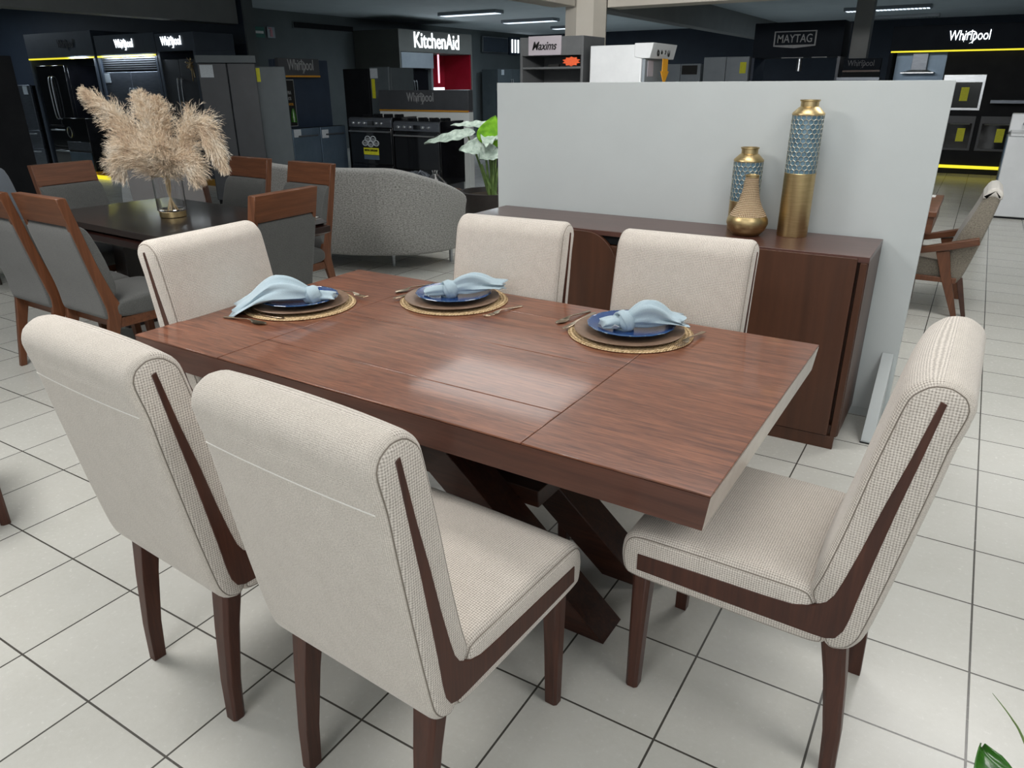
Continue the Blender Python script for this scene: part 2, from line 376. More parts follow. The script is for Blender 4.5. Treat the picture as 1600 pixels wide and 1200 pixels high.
def ceiling_lamp(x0, x1, y, lab, lit=True, w_=.30):
    L_ = x1 - x0
    t = thing('ceiling_lamp', lab, 'ceiling lamp', ((x0 + x1) / 2, y, 3.07), 0, 'fluorescent lamps on the grey ceiling')
    obj('housing', B(-L_ / 2 - .03, L_ / 2 + .03, -w_ / 2 - .03, w_ / 2 + .03, -.07, -.002), 'steel' if not lit else 'whiteg', t, .006)
    mb = MB(); n = 22
    for i in range(n): mb.box(-L_ / 2 + L_ * i / n + .012, -L_ / 2 + L_ * (i + 1) / n - .012, -w_ / 2 + .02, w_ / 2 - .02, -.078, -.071)
    obj('louvre', mb, 'lamp' if lit else 'lampdim', t)
ceiling_lamp(-11.4, -9.85, 15.5, 'lit louvred ceiling lamp above the white shop letters, nearest of the three in that row')
ceiling_lamp(-11.35, -9.85, 18.2, 'lit louvred ceiling lamp, second of the row leading to the grey pillar')
ceiling_lamp(-11.35, -9.85, 20.9, 'lit louvred ceiling lamp partly behind the grey pillar')
ceiling_lamp(-3.2, -1.5, 19.8, 'lit louvred ceiling lamp at top right above the framed nameplate sign')
ceiling_lamp(-3.2, -1.5, 22.6, 'unlit louvred ceiling lamp just beyond the lit one at top right', False)
ceiling_lamp(-18.6, -17.4, 7.2, 'small bright ceiling lamp at far top left under the dark beam')

# ------------------------------------------------------------------ cream dining chair
def offset_poly(P, d):
    n = len(P); out = []
    area_ = sum(P[i][0] * P[(i + 1) % n][1] - P[(i + 1) % n][0] * P[i][1] for i in range(n)); sg = 1 if area_ > 0 else -1
    for i in range(n):
        a = Vector(P[i - 1]); b = Vector(P[i]); c = Vector(P[(i + 1) % n])
        t = (c - a); t.normalize(); nn = Vector((-t.y, t.x)) * sg
        out.append((b.x + nn.x * d, b.y + nn.y * d))
    return out
def resample(P, n):
    P = [Vector(p) for p in P]; Q = P + [P[0]]; d = [0]
    for a, b in zip(Q, Q[1:]): d.append(d[-1] + (b - a).length)
    out = []; j = 0
    for i in range(n):
        s = d[-1] * i / n
        while d[j + 1] < s: j += 1
        t = (s - d[j]) / max(1e-9, d[j + 1] - d[j]); out.append(tuple(Q[j].lerp(Q[j + 1], t)))
    return out
def upholster(P, hw, crown=None, r=.02, n=110):
    """extrude a (y,z) outline sideways with soft rounded edges; crown(y,z,u)->(dy,dz) pads the middle"""
    P = resample([tuple(p) for p in catmull([(a, b, 0) for a, b in P], 5, True)], n) if False else resample(P, n)
    st = []
    for k in range(7):
        a = PI / 2 * k / 6; st.append((hw - r + r * math.sin(a), r * (1 - math.cos(a))))
    inner = [0, .3, .55, .75, .9]
    lat = [(-x, o_) for x, o_ in st[::-1]] + [(-(hw - r) * q, 0) for q in inner[::-1]] + [((hw - r) * q, 0) for q in inner[1:]] + st
    rings = []
    for x, off in lat:
        Q = offset_poly(P, off) if off else P
        u = 1 - min(1, abs(x) / hw) ** 2.2; ring = []
        for y, z in Q:
            dy, dz = crown(y, z, u) if crown else (0, 0)
            ring.append((x, y + dy, z + dz))
        rings.append(ring)
    mb = MB(); mb.loft(rings); bm = mb.bm; bm.verts.ensure_lookup_table(); bm.verts.index_update(); uv = bm.loops.layers.uv.new('UVMap')
    arc = [0]
    for i in range(1, n + 1): arc.append(arc[-1] + (Vector(P[i % n]) - Vector(P[i - 1])).length)
    lu = [0]
    for (xa, oa), (xb, ob) in zip(lat, lat[1:]): lu.append(lu[-1] + math.hypot(xb - xa, ob - oa))
    for f in bm.faces:
        if len(f.verts) > 4:
            for l in f.loops: l[uv].uv = (l.vert.co.y, l.vert.co.z)
            continue
        ids = [l.vert.index % n for l in f.loops]; wrap = max(ids) - min(ids) > 1
        for l in f.loops:
            k = l.vert.index % n; l[uv].uv = (lu[l.vert.index // n], arc[n] if (wrap and k == 0) else arc[k])
    return mb
def smooth_poly(P, it=2):
    for _ in range(it):
        Q = []
        for i in range(len(P)):
            a, b = P[i], P[(i + 1) % len(P)]
            Q += [(a[0] * .8 + b[0] * .2, a[1] * .8 + b[1] * .2), (a[0] * .2 + b[0] * .8, a[1] * .2 + b[1] * .8)]
        P = Q
    return P
HW = .24
SEAT = smooth_poly([(.262, .383), (.282, .40), (.290, .445), (.283, .492), (.255, .518), (.10, .520), (-.06, .520), (-.150, .520), (-.170, .500), (-.210, .400), (-.190, .377), (-.10, .376), (.10, .380)])
BACK = smooth_poly([(-.150, .520), (-.163, .56), (-.190, .69), (-.214, .83), (-.238, .95), (-.250, 1.000), (-.285, 1.032), (-.325, 1.035), (-.358, 1.015), (-.368, .985), (-.362, .955),
                    (-.350, .905), (-.340, .83), (-.320, .70), (-.299, .57), (-.283, .48), (-.272, .425), (-.250, .390), (-.215, .377), (-.195, .390), (-.165, .475), (-.150, .505)])
def crown_seat(y, z, u): return (0, .022 * u * max(0, math.sin(min(1, max(0, (y + .17) / .45)) * PI)) if z > .47 else 0)
def crown_back(y, z, u):
    f = y > -.30 + .0 * z and z > .52 and z < 1.0
    line = -.158 - (z - .52) * .18
    if z > .54 and y > line - .04: return (.012 * u, 0)
    if z > .45 and z < .95: return (-.006 * u, 0)
    return (0, 0)
def beige_chair(label, group):
    t = thing('dining_chair', label, 'chair', group=group)
    obj('seat', upholster(SEAT, HW, crown_seat, .022), 'fabric', t, angle=60)
    bk = obj('backrest', upholster(BACK, HW, crown_back, .022, 130), 'fabric2', t, angle=60); bk.data.materials.append(MT['fabric'])
    for p in bk.data.polygons:
        if p.normal.y > .05: p.material_index = 1
    strip = [(.240, .416), (.08, .413), (-.10, .411), (-.175, .410), (-.200, .411), (-.220, .420), (-.233, .445), (-.240, .48), (-.249, .55), (-.264, .65), (-.281, .76), (-.300, .87), (-.320, .993),
             (-.309, .997), (-.283, .87), (-.257, .76), (-.234, .65), (-.215, .57), (-.203, .527), (-.190, .503), (-.165, .484), (-.125, .470), (-.06, .467), (.10, .465), (.240, .462)]
    for sx in (-1, 1):
        # woven side facing, a hair proud of the padded edge, then the let-in timber band
        for nm, P, mm in (('side_facing', SEAT, 'fabric'), ('side_facing', BACK, 'fabric')):
            Q = offset_poly(resample(P, 90), .013); Q2 = offset_poly(resample(P, 90), .020)
            mb = MB(); mb.loft([[(sx * (HW - .012), a, b) for a, b in Q], [(sx * (HW - .001), a, b) for a, b in Q], [(sx * (HW + .0025), a, b) for a, b in Q2]])
            obj(nm, mb, mm, t, angle=60)
        obj('side_band', MB().prism(strip, 'x', sx * (HW - .01), sx * (HW + .0045)), 'chairwood', t, .0012, 1, label='dark timber band let into the padded side')
    # seams
    for sx in (-1, 1):
        for P in (SEAT, BACK):
            Q = offset_poly(resample(P, 90), .0115); obj('seam', MB().tube([(sx * (HW - .003), a, b) for a, b in Q], .0014, 5, closed=True), 'seam', t)
    mb = MB(); zz = .905; mb.tube([(x * HW, -.3505 - .006 * (1 - abs(x) ** 2.2), zz) for x in [-.93 + 1.86 * k / 16 for k in range(17)]], .0016, 5)
    obj('piping', mb, 'seam_l', t, label='pale stitched line across the back')
    for sx in (-1, 1):
        def leg(pts):
            rings = []
            for (x, y, z, s, c) in pts:
                h = s / 2; rings.append([(x + sx * a, y + b, z) for a, b in ((-h, -h), (h - c, -h), (h, -h + c), (h, h - c), (h - c, h), (-h, h))])
            return MB().loft(rings)
        obj('leg', leg([(sx * .188, -.2555, 0, .035, .007), (sx * .188, -.2500, .12, .039, .008), (sx * .188, -.232, .28, .047, .009), (sx * .188, -.213, .40, .055, .009)]), 'chairwood', t, .0015, 1)
        obj('leg', leg([(sx * .188, .248, 0, .034, .007), (sx * .190, .244, .20, .040, .008), (sx * .192, .238, .40, .048, .009)]), 'chairwood', t, .0015, 1)
    return t
G1 = 'cream upholstered dining chairs round the walnut table'
ch = beige_chair('cream woven dining chair at front centre, nearest of all, back to the viewer', G1)
ch.location = (-.8874, 1.0772, 0); ch.rotation_euler = (0, 0, -.068)
dup(ch, (-1.5361, 1.1051, 0), -.070, 'cream woven dining chair at front left, back to the viewer, beside the nearest one')
dup(ch, (-.2738, 1.6618, 0), 1.549, 'cream woven dining chair at the right end of the walnut table, seen from its side')
dup(ch, (-2.08, 1.715, 0), -PI / 2 + .06, 'cream woven dining chair at the left end of the walnut table, behind a place setting')
dup(ch, (-1.505, 2.185, 0), PI + .05, 'cream woven dining chair by the sideboard, left one of the pair facing the viewer')
dup(ch, (-.805, 2.195, 0), PI + .03, 'cream woven dining chair below the gold vases, right one of the pair facing the viewer')

# ------------------------------------------------------------------ walnut dining table
t = thing('dining_table', 'long walnut dining table with seamed top and crossed-plank base in the foreground', 'table', (-1.293, 1.8272, 0), -.0117)
LX, LY, ZT = .9767, .535, .76
def board(x0, x1, y0, y1, m='top', nm='table_top_panel'):
    return B(x0, x1, y0, y1, ZT - .005, ZT)
xs0, xs1 = -.553, .530
obj('table_top_end', board(-LX, xs0 - .0012, -LY, LY), 'top', t, .0012, 1)
obj('table_top_end', board(xs1 + .0012, LX, -LY, LY), 'top', t, .0012, 1)
mb = MB(); ys = [-LY, -.340, .010, .345, LY]
for a, b in zip(ys, ys[1:]): mb.box(xs0 + .0010, xs1 - .0010, a + (.0008 if a > -LY else 0), b - (.0008 if b < LY else 0), ZT - .005, ZT)
obj('table_top_centre', mb, 'top', t, .0022, 2)
mb = MB(); mb.box(-LX + .03, LX - .03, -LY + .031, LY - .031, ZT - .05, ZT - .0055); obj('sub_top', mb, 'matteblack', t)
za, zb = ZT - .0055, ZT - .086; s_ = .010
def rb(x, y, z): return (x, y, z)
for sy in (-1, 1):
    a, b = sy * LY, sy * (LY - .03); mb = MB()
    mb.loft([[(-LX, a, za), (-LX + s_, a, zb), (-LX + s_, b, zb), (-LX, b, za)], [(LX, a, za), (LX - s_, a, zb), (LX - s_, b, zb), (LX, b, za)]])
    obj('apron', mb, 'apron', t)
for sx in (-1, 1):
    mb = MB(); a = LY - .0005
    mb.loft([[(sx * (LX + .0005), -a, za - .001), (sx * (LX + .0005), a, za - .001), (sx * (LX - .02), a, za - .001), (sx * (LX - .02), -a, za - .001)],
             [(sx * (LX - s_ + .0005), -a, zb), (sx * (LX - s_ + .0005), a, zb), (sx * (LX - s_ - .02), a, zb), (sx * (LX - s_ - .02), -a, zb)]])
    obj('end_reflection_band', mb, 'end_sheen', t, label='slanting table end, pale with the grazing reflection in its colour')
# base: two crossed-plank trestles
for yc in (-.185, .115):
    for sx in (-1, 1):
        # plank from the floor at +sx towards the top at -sx
        mb = MB(); off = .0 if sx > 0 else .0
        x0, x1, x2, x3 = sx * .64, sx * .49, -sx * .42, -sx * .27
        mb.prism([(x0, 0), (x1, 0), (-sx * .32, ZT - .09), (-sx * .13 , ZT - .09)], 'y', yc - .065, yc + .065)
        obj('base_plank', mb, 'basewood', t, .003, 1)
mb = B(-.20, .34, -.12, .05, .30, .36); obj('base_stretcher', mb, 'basewood', t, .003)

# ------------------------------------------------------------------ place settings
def woven_mat(loc, lab):
    r = .205; mb = MB(); rng = random.Random(int(abs(loc[0]) * 100))
    prof = []
    n = 96; rings = []
    for rr, z in ((.0, .004), (.06, .005), (.12, .006), (.17, .0065), (.192, .007), (.203, .006), (.2055, .003), (.203, 0.0005), (.12, .0003), (.0, .0002)):
        rings.append([((rr * (1 + (.008 * math.sin(k * 2 * PI / n * 48) if rr > .19 else 0))) * math.cos(2 * PI * k / n) if rr else .0005 * math.cos(2 * PI * k / n),
                       (rr * (1 + (.008 * math.sin(k * 2 * PI / n * 48) if rr > .19 else 0))) * math.sin(2 * PI * k / n) if rr else .0005 * math.sin(2 * PI * k / n),
                       z + (.0012 * math.sin(k * 2 * PI / n * 40) if .1 < rr and z > .005 else 0)) for k in range(n)])
    mb.loft(rings)
    o = obj('placemat', mb, 'straw', angle=70); o.location = loc; return tag(o, lab, 'placemat', 'round seagrass placemats')
def charger(loc, lab):
    mb = MB().lathe([(.001, .003), (.10, .003), (.112, .006), (.172, .012), (.178, .014), (.180, .012), (.176, .009), (.115, .001), (.001, .0)], 64)
    o = obj('charger_plate', mb, 'charger', angle=50); o.location = loc; return tag(o, lab, 'plate', 'brown charger plates')
def plate(loc, lab):
    t = thing('dinner_plate', lab, 'plate', loc, 0, 'cobalt blue dinner plates')
    obj('dish', MB().lathe([(.001, .0035), (.085, .0035), (.096, .007), (.136, .0165), (.1385, .0165), (.138, .0135), (.098, .002), (.082, .0), (.001, .0)], 64), 'plate', t, angle=50)
    n = 72
    mb = MB(); mb.tube([((.141 + .0012 * math.cos(18 * a)) * math.cos(a), (.141 + .0012 * math.cos(18 * a)) * math.sin(a), .0165) for a in [2 * PI * k / (n * 2) for k in range(n * 2)]], .0024, 6, closed=True, flat=.6)
    obj('rim', mb, 'platerim', t, label='worn paler wavy rim')
def spoon(loc, rz, lab, tilt=0):
    mb = MB(); pts = []
    rings = []
    for y, wd, z, th in ((-.10, .003, .003, .002), (-.094, .012, .005, .002), (-.08, .019, .0035, .0018), (-.062, .0205, .003, .0018), (-.045, .015, .005, .0018), (-.034, .006, .009, .0025), (-.02, .0035, .011, .0026), (.03, .0042, .006, .0022), (.08, .008, .003, .002), (.094, .0085, .003, .002), (.099, .005, .003, .0018)):
        rings.append([(-wd, y, z + .002), (-wd * .5, y, z + (.0005 if y < -.035 else th)), (0, y, z + (-.001 if y < -.035 else th)), (wd * .5, y, z + (.0005 if y < -.035 else th)), (wd, y, z + .002), (wd * .6, y, z - .0012), (0, y, z - .0025), (-wd * .6, y, z - .0012)])
    mb.loft(rings); o = obj('spoon', mb, 'cutlery', angle=60, sub=1); o.location = loc; o.rotation_euler = (0, 0, rz); return tag(o, lab, 'spoon', 'bronze spoons')
def fork(loc, rz, lab):
    mb = MB(); R = []
    for y, wd, z in ((-.042, .011, .004), (-.03, .011, .006), (-.02, .0045, .010), (-.005, .0032, .011), (.03, .004, .007), (.08, .0078, .003), (.093, .008, .003), (.098, .005, .003)):
        R.append([(-wd, y, z), (wd, y, z), (wd, y, z - .0022), (-wd, y, z - .0022)])
    mb.loft(R)
    for k in range(4):
        x = -.0092 + .0061 * k
        mb.loft([[(x - .0014, y, z), (x + .0014, y, z), (x + .0014, y, z - .002), (x - .0014, y, z - .002)] for y, z in ((-.04, .0045), (-.06, .0025), (-.08, .003), (-.094, .0065))])
    o = obj('fork', mb, 'cutlery', bevel=.0006, seg=1); o.location = loc; o.rotation_euler = (0, 0, rz); return tag(o, lab, 'fork', 'bronze forks')
def knife(loc, rz, lab):
    mb = MB(); R = []
    for y, a, b, z in ((-.112, -.002, .002, .0015), (-.10, -.006, .008, .0018), (-.06, -.008, .010, .002), (-.01, -.008, .009, .0025), (.0, -.005, .005, .004), (.05, -.007, .007, .004), (.10, -.009, .009, .0035), (.108, -.006, .006, .003)):
        R.append([(a, y, z), (b, y, z), (b, y, z - .0015), (a, y, z - .0015)])
    mb.loft(R); o = obj('knife', mb, 'cutlery', bevel=.0005, seg=1); o.location = loc; o.rotation_euler = (0, 0, rz); return tag(o, lab, 'knife', 'bronze knives')
def napkin(loc, rz, lab, fan=.22, spreadw=.075, seed=1, tail=.07, droop=0.0, lift=.035, care=False):
    """knotted cloth: fan towards local +x, short tail towards -x, knot at the origin"""
    rng = random.Random(seed); mb = MB(); n = 40
    # fanned body
    rings = []; ph = [rng.uniform(0, 6.28) for _ in range(4)]
    for i in range(19):
        s = i / 18; x = .004 + fan * s
        wy = .017 + (spreadw - .017) * math.sin(min(1, s * 1.15) * PI / 2) ** .8
        h = (.022 + lift * math.sin(min(1, s * 1.25) * PI) * .9) * (1 - .45 * s) + .004
        zc = .012 + lift * .35 * math.sin(s * PI) - droop * max(0, s - .45) ** 1.3
        ring = []
        for k in range(n):
            a = 2 * PI * k / n; ca, sa = math.cos(a), math.sin(a)
            fold = 1 + (.10 * math.sin(3 * a + ph[0] + 1.5 * s) + .09 * math.sin(7 * a + ph[1] - 3 * s) + .05 * math.sin(11 * a + ph[2] + 5 * s)) * (.9 + s * .7)
            ring.append((x + .012 * s * math.sin(2 * a + ph[3]) + (.01 * math.sin(5 * a + ph[1]) if i == 18 else 0), wy * ca * fold + .018 * s * s * math.sin(ph[2]), max(-.006 - droop * max(0, s - .45) ** 1.3, zc + h * (sa if sa > 0 else sa * .45) * fold)))
        rings.append(ring)
    mb.loft(rings)
    # short tail, folded open at the end
    rings = []
    for i in range(9):
        s = i / 8; x = -.004 - tail * s; wy = .018 + .018 * s; h = .022 + .006 * math.sin(s * PI) - .008 * s
        rings.append([(x - .006 * math.sin(a * 3 + ph[2]) * s, wy * math.cos(a) * (1 + .14 * math.sin(5 * a + ph[0])), .008 + h * math.sin(a) * (1 + .15 * math.sin(4 * a + ph[1])) * (1 if math.sin(a) > 0 else .6)) for a in [2 * PI * k / 28 for k in range(28)]])
    mb.loft(rings)
    # the knot: two overlapping wrapped bands
    for q, (rad, wd) in enumerate(((.031, .022), (.027, .018))):
        pts = []
        for k in range(28):
            a = 2 * PI * k / 28
            p = Vector((.006 * math.sin(2 * a) + q * .010, (rad + .002) * math.cos(a), .014 + rad * .9 * math.sin(a)))
            p = Matrix.Rotation((.5 if q == 0 else -.45), 3, 'Z') @ p; pts.append(p)
        rings = []
        for k in range(28):
            p = pts[k]; c = Vector((p.x * .0 + (q * .010), 0, .014)); d = pts[(k + 1) % 28] - pts[k - 1]; d.normalize()
            out = p - c; out -= d * out.dot(d); out.normalize(); sd = d.cross(out)
            rings.append([p + sd * (wd * math.cos(b)) + out * (.0075 * math.sin(b)) * (1 + .25 * math.sin(5 * b + k * .1)) for b in [2 * PI * j / 16 for j in range(16)]])
        rings.append(rings[0]); mb.loft(rings, False)
    t = thing('napkin', lab, 'napkin', loc, rz, 'knotted pale blue napkins')
    obj('cloth', mb, 'napkin', t, angle=80)
    if care: obj('care_label', MB().box(-.010, .010, -.001, .001, -.008, .008, Matrix.Translation((-.035, -.026, .004)) @ Matrix.Rotation(.7, 4, 'X') @ Matrix.Rotation(.6, 4, 'Y')), 'label', t)
TZ = .7602
for (mx, my, who) in ((-2.062, 1.835, 'left'), (-1.60, 2.180, 'middle'), (-.868, 2.158, 'right')):
    wh = {'left': 'at the left end of the walnut table', 'middle': 'in the middle of the three settings', 'right': 'on the right, nearest the gold vases'}[who]
    woven_mat((mx, my, TZ), 'round braided straw placemat ' + wh)
    charger((mx, my - (.012 if who != 'left' else 0), TZ + .0085), 'flat brown charger plate ' + wh)
    plate((mx + .004, my - .006, TZ + .0085 + .0125), 'glossy cobalt blue plate with worn rim ' + wh)
ZN = TZ + .036
napkin((-1.985, 1.830, ZN), math.radians(215), 'pale blue knotted napkin spilling over the left plate and straw mat', .275, .082, 3, .075, .10, .045)
napkin((-1.600, 2.150, ZN), math.radians(38), 'pale blue knotted napkin on the middle plate, its hem lifted to the right', .20, .050, 8, .085, -.02, .035)
napkin((-.875, 2.118, ZN), math.radians(38), 'pale blue knotted napkin with white care label on the right plate', .185, .062, 14, .07, 0, .045, True)
cz = TZ + .010
fork((-.665, 2.165, cz), math.radians(-8), 'bronze fork lying half on the straw mat at the right setting')
spoon((-1.105, 2.215, TZ), math.radians(-10), 'bronze spoon left of the right setting, bowl towards the viewer')
knife((-1.058, 2.165, cz), math.radians(-4), 'bronze knife on the left edge of the right straw mat')
fork((-1.360, 2.150, TZ), math.radians(-14), 'bronze fork beside the middle setting, handle off the mat')
spoon((-1.835, 2.240, TZ), math.radians(-14), 'bronze spoon left of the middle setting, on the bare table')
knife((-1.775, 2.16, cz), math.radians(-10), 'bronze knife on the left edge of the middle straw mat')
spoon((-2.080, 1.590, TZ), math.radians(95), 'bronze spoon in front of the left setting, bowl to the right')
knife((-2.070, 1.652, cz), math.radians(96), 'bronze knife on the near edge of the left straw mat')
fork((-1.975, 2.015, cz + .002), math.radians(84), 'bronze fork on the far edge of the left straw mat')

# ------------------------------------------------------------------ sideboard and partition panel
t = thing('sideboard', 'long dark walnut sideboard with a rounded door against the pale grey panel', 'sideboard', (-1.29, 3.44, 0))
x0, x1, y0, y1 = -1.0, 1.0, -.225, .225
obj('plinth', B(x0 + .03, x1 - .03, y0 + .03, y1 - .02, 0, .06), 'side', t, .002)
mb = MB(); mb.box(x0, x1, y0 + .022, y1, .06, .11).box(x0, x0 + .03, y0 + .022, y1, .11, .845).box(x1 - .03, x1, y0 + .022, y1, .11, .845).box(x0, x1, y1 - .012, y1, .11, .845)
mb.box(x0 + .03, x1 - .03, y0 + .05, y0 + .07, .11, .845)
obj('carcass', mb, 'side', t, .0015, 1)
obj('sideboard_top', B(x0 - .001, x1 + .001, y0 + .012, y1, .845, .87), 'sidetop', t, .002)
# front plinth rail flush with the doors
obj('rail', B(x0 + .01, x1 - .012, y0 + .006, y0 + .03, .0, .062), 'side', t, .002)
# two flat doors, the left one with a large rounded corner
P = [(x0 + .03, .065), (-.072, .065)] + [(-.072 - .19 + .19 * math.cos(a), .862 - .25 + .25 * math.sin(a)) for a in [PI / 2 * k / 12 for k in range(13)]] + [(x0 + .03, .862)]
obj('door', MB().prism(P, 'y', y0, y0 + .022), 'side', t, .002)
obj('door', B(.36, x1 - .042, y0, y0 + .022, .065, .862), 'side', t, .002)
mb = MB()
for k in range(3):
    z1_ = .800 - k * .25
    obj('drawer', B(-.30, .355, y0 + .012, y0 + .035, z1_ - .235, z1_), 'side', t, .002)
obj('grip_rail', B(-.30, .355, y0 + .028, y0 + .04, .806, .845), 'matteblack', t)
obj('end_post', MB().prism([(x1 - .034, y0 + .030), (x1 - .030, y0 + .008), (x1 - .004, y0 + .006), (x1 - .002, y0 + .04), (x1 - .034, y0 + .04)], 'z', .062, .845), 'side', t, .0015, 1)

t = thing('partition_panel', 'tall pale grey freestanding partition panel standing behind the sideboard', 'partition panel', (-1.245, 3.70, 0))
obj('board', B(-1.11, 1.11, -.018, .018, .04, 1.53), 'panel', t, .002)
mb = MB(); mb.box(-1.11, 1.11, -.014, .014, 0, .04); obj('foot_rail', mb, 'panel', t)
for xx in (-1.05, 1.062):
    mb = MB(); mb.prism([(-.02, .0), (-.335, .0), (-.335, .012), (-.02, .34)], 'x', xx - .02, xx + .03)
    obj('brace', mb, 'panel', t, .002)
    obj('foot_pad', B(xx - .022, xx + .032, -.338, -.02, -.001 + .001, .006), 'ink', t)

# ------------------------------------------------------------------ vases on the sideboard
def hexvase(loc, h, r, frac, lab):
    t = thing('vase', lab, 'vase', loc)
    zb = h * frac; zs = h - .062
    obj('lower_body', MB().lathe([(r * .97, 0), (r, .006), (r, zb - .004), (r * 1.01, zb), (r * .99, zb + .002)], 48), 'gold', t)
    n = 19
    obj('upper_body', MB().lathe([(r * .955, zb), (r * .955, zs)], 48, cap=False), 'hex', t)
    mb = MB(); s = 2 * PI / n; hz = r * s * .98; rows = int((zs - zb) / (hz * .866)) 
    dz = (zs - zb) / rows
    for j in range(rows):
        for i in range(n):
            a0 = (i + (j % 2) * .5) * s; zc = zb + dz * (j + .5)
            V = []
            for k in range(6):
                q = PI / 6 + k * PI / 3; V.append((a0 + s * .577 * math.cos(q), zc + dz * .667 * math.sin(q)))
            # thin ridges around each cell
            for k in range(3):
                (a, z), (b, y) = V[k], V[(k + 1) % 6]
                z = min(zs, max(zb, z)); y = min(zs, max(zb, y))
                mb.tube([(r * .975 * math.cos(a), r * .975 * math.sin(a), z), (r * .975 * math.cos(b), r * .975 * math.sin(b), y)], .0020, 4, cap=False)
    obj('cell_ridges', mb, 'hexline', t, angle=80)
    obj('neck', MB().lathe([(r * .98, zs - .002), (r * 1.02, zs + .002), (r * 1.0, zs + .008), (r * .66, zs + .030), (r * .56, zs + .034), (r * .56, zs + .054), (r * .62, zs + .056), (r * .62, zs + .062), (r * .5, zs + .062), (r * .48, zs + .03), (r * .01, zs + .02)], 40), 'gold', t)
ZS = .8705
hexvase((-.664, 3.555, ZS), .585, .067, .475, 'tallest gold vase with blue honeycomb upper half, on the right end of the sideboard')
hexvase((-.905, 3.585, ZS), .378, .067, .36, 'shorter gold vase with blue honeycomb band, behind the wicker-necked vase')
t = thing('vase', 'small round gold vase with tapering wicker neck, in front of the two honeycomb vases', 'vase', (-.852, 3.47, ZS))
obj('bowl', MB().lathe([(.055, 0), (.062, .004), (.082, .025), (.093, .055), (.090, .075), (.082, .088), (.07, .09)], 44), 'gold', t)
obj('neck', MB().lathe([(.083, .086), (.076, .10), (.060, .125), (.047, .155), (.038, .19), (.033, .225), (.029, .262), (.026, .264), (.024, .25)], 40, cap=False), 'wicker', t)
obj('rim', MB().lathe([(.030, .258), (.031, .268), (.026, .270), (.024, .262)], 36, cap=False), 'gold', t)

# ------------------------------------------------------------------ grey chairs with timber frames
def wood_chair(label, group):
    t = thing('framed_chair', label, 'chair', group=group); w_ = .218
    st_out = [(-.335, 1.03), (-.300, .86), (-.262, .68), (-.226, .52), (-.212, .44), (-.226, .34), (-.258, .16), (-.285, 0)]
    st_in = [(-.287, 1.03), (-.250, .86), (-.208, .68), (-.165, .54), (-.135, .45), (-.165, .33), (-.215, .16), (-.250, 0)]
    for sx in (-1, 1):
        mb = MB(); P = [tuple(p[:2]) for p in catmull([(a, b, 0) for a, b in st_out], 4)] + [tuple(p[:2]) for p in catmull([(a, b, 0) for a, b in st_in], 4)][::-1]
        mb.prism(P, 'x', sx * (w_ - .026), sx * w_); obj('leg', mb, 'midz', t, .003, 1, label='rear leg running up into the back frame')
        mb = MB(); mb.loft([[(sx * w_ - sx * a, b, z) for a, b in ((0, f0), (s, f0), (s, f0 + s), (0, f0 + s))] for z, s, f0 in ((0, .032, .225), (.22, .042, .205), (.40, .048, .195))])
        obj('leg', mb, 'midz', t, .003, 1)
    mb = MB(); mb.loft([[(x, -.336, 1.031), (x, -.288, 1.031), (x, -.256, .895), (x, -.307, .895)] for x in (-w_ + .001, w_ - .001)])
    obj('top_rail', mb, 'mid', t, .003, 1)
    back = [(-.312, .893), (-.268, .68), (-.232, .52), (-.222, .40), (-.190, .40), (-.165, .50), (-.130, .56), (-.165, .72), (-.215, .86), (-.252, .893)]
    obj('backrest', upholster(smooth_poly(back, 2), w_ - .004, None, .008, 80), 'grey', t, angle=60)
    mb = MB()
    for k in range(-2, 3):
        for d in (-1, 1):
            pts = []
            for q in range(9):
                s = q / 8; z = .60 + .28 * s; x = .085 * k + d * .10 * (s - .5)
                if abs(x) < w_ - .05: pts.append((x, -.128 - (z - .56) * .32 - .0035, z))
            if len(pts) > 2: mb.tube(pts, .0022, 5)
    obj('quilt_stitching', mb, 'grey', t)
    seat = [(.24, .39), (.262, .41), (.262, .46), (.235, .488), (.0, .492), (-.14, .485), (-.165, .46), (-.16, .40), (0, .39)]
    obj('seat', upholster(smooth_poly(seat, 2), w_ + .004, lambda y, z, u: (0, .014 * u if z > .45 else 0), .018, 80), 'grey', t, angle=60)
    mb = MB().box(-w_ + .02, w_ - .02, -.175, -.15, .345, .40).box(-w_ + .02, w_ - .02, .205, .23, .345, .395).box(-w_ + .004, -w_ + .03, -.16, .22, .345, .395).box(w_ - .03, w_ - .004, -.16, .22, .345, .395)
    obj('seat_rail', mb, 'mid', t, .002, 1)
    return t
G2 = 'grey chairs with walnut frames round the dark table'
wc = wood_chair('grey walnut-framed chair, back to the viewer, right one of the pair at far left', G2)
wc.location = (-3.885, 2.205, 0); wc.rotation_euler = (0, 0, -.03)
dup(wc, (-4.36, 2.175, 0), -.03, 'grey walnut-framed chair, back to the viewer, cut by the left edge of the photo')
dup(wc, (-5.14, 2.87, 0), -PI / 2 + .05, 'grey walnut-framed chair facing the viewer at the far left end of the dark table')
dup(wc, (-3.27, 2.60, 0), PI / 2 + .05, 'grey walnut-framed chair directly behind the cream chair at the left table end')
dup(wc, (-3.93, 3.42, 0), PI - .05, 'grey walnut-framed chair standing in front of the left end of the speckled sofa')
dup(wc, (-4.61, 3.47, 0), PI - .05, 'grey walnut-framed chair across the dark table, next to the drooping pampas tip')
dup(ch, (-3.12, .82, 0), -.34, 'chair at the left photo edge of which only one dark leg shows')

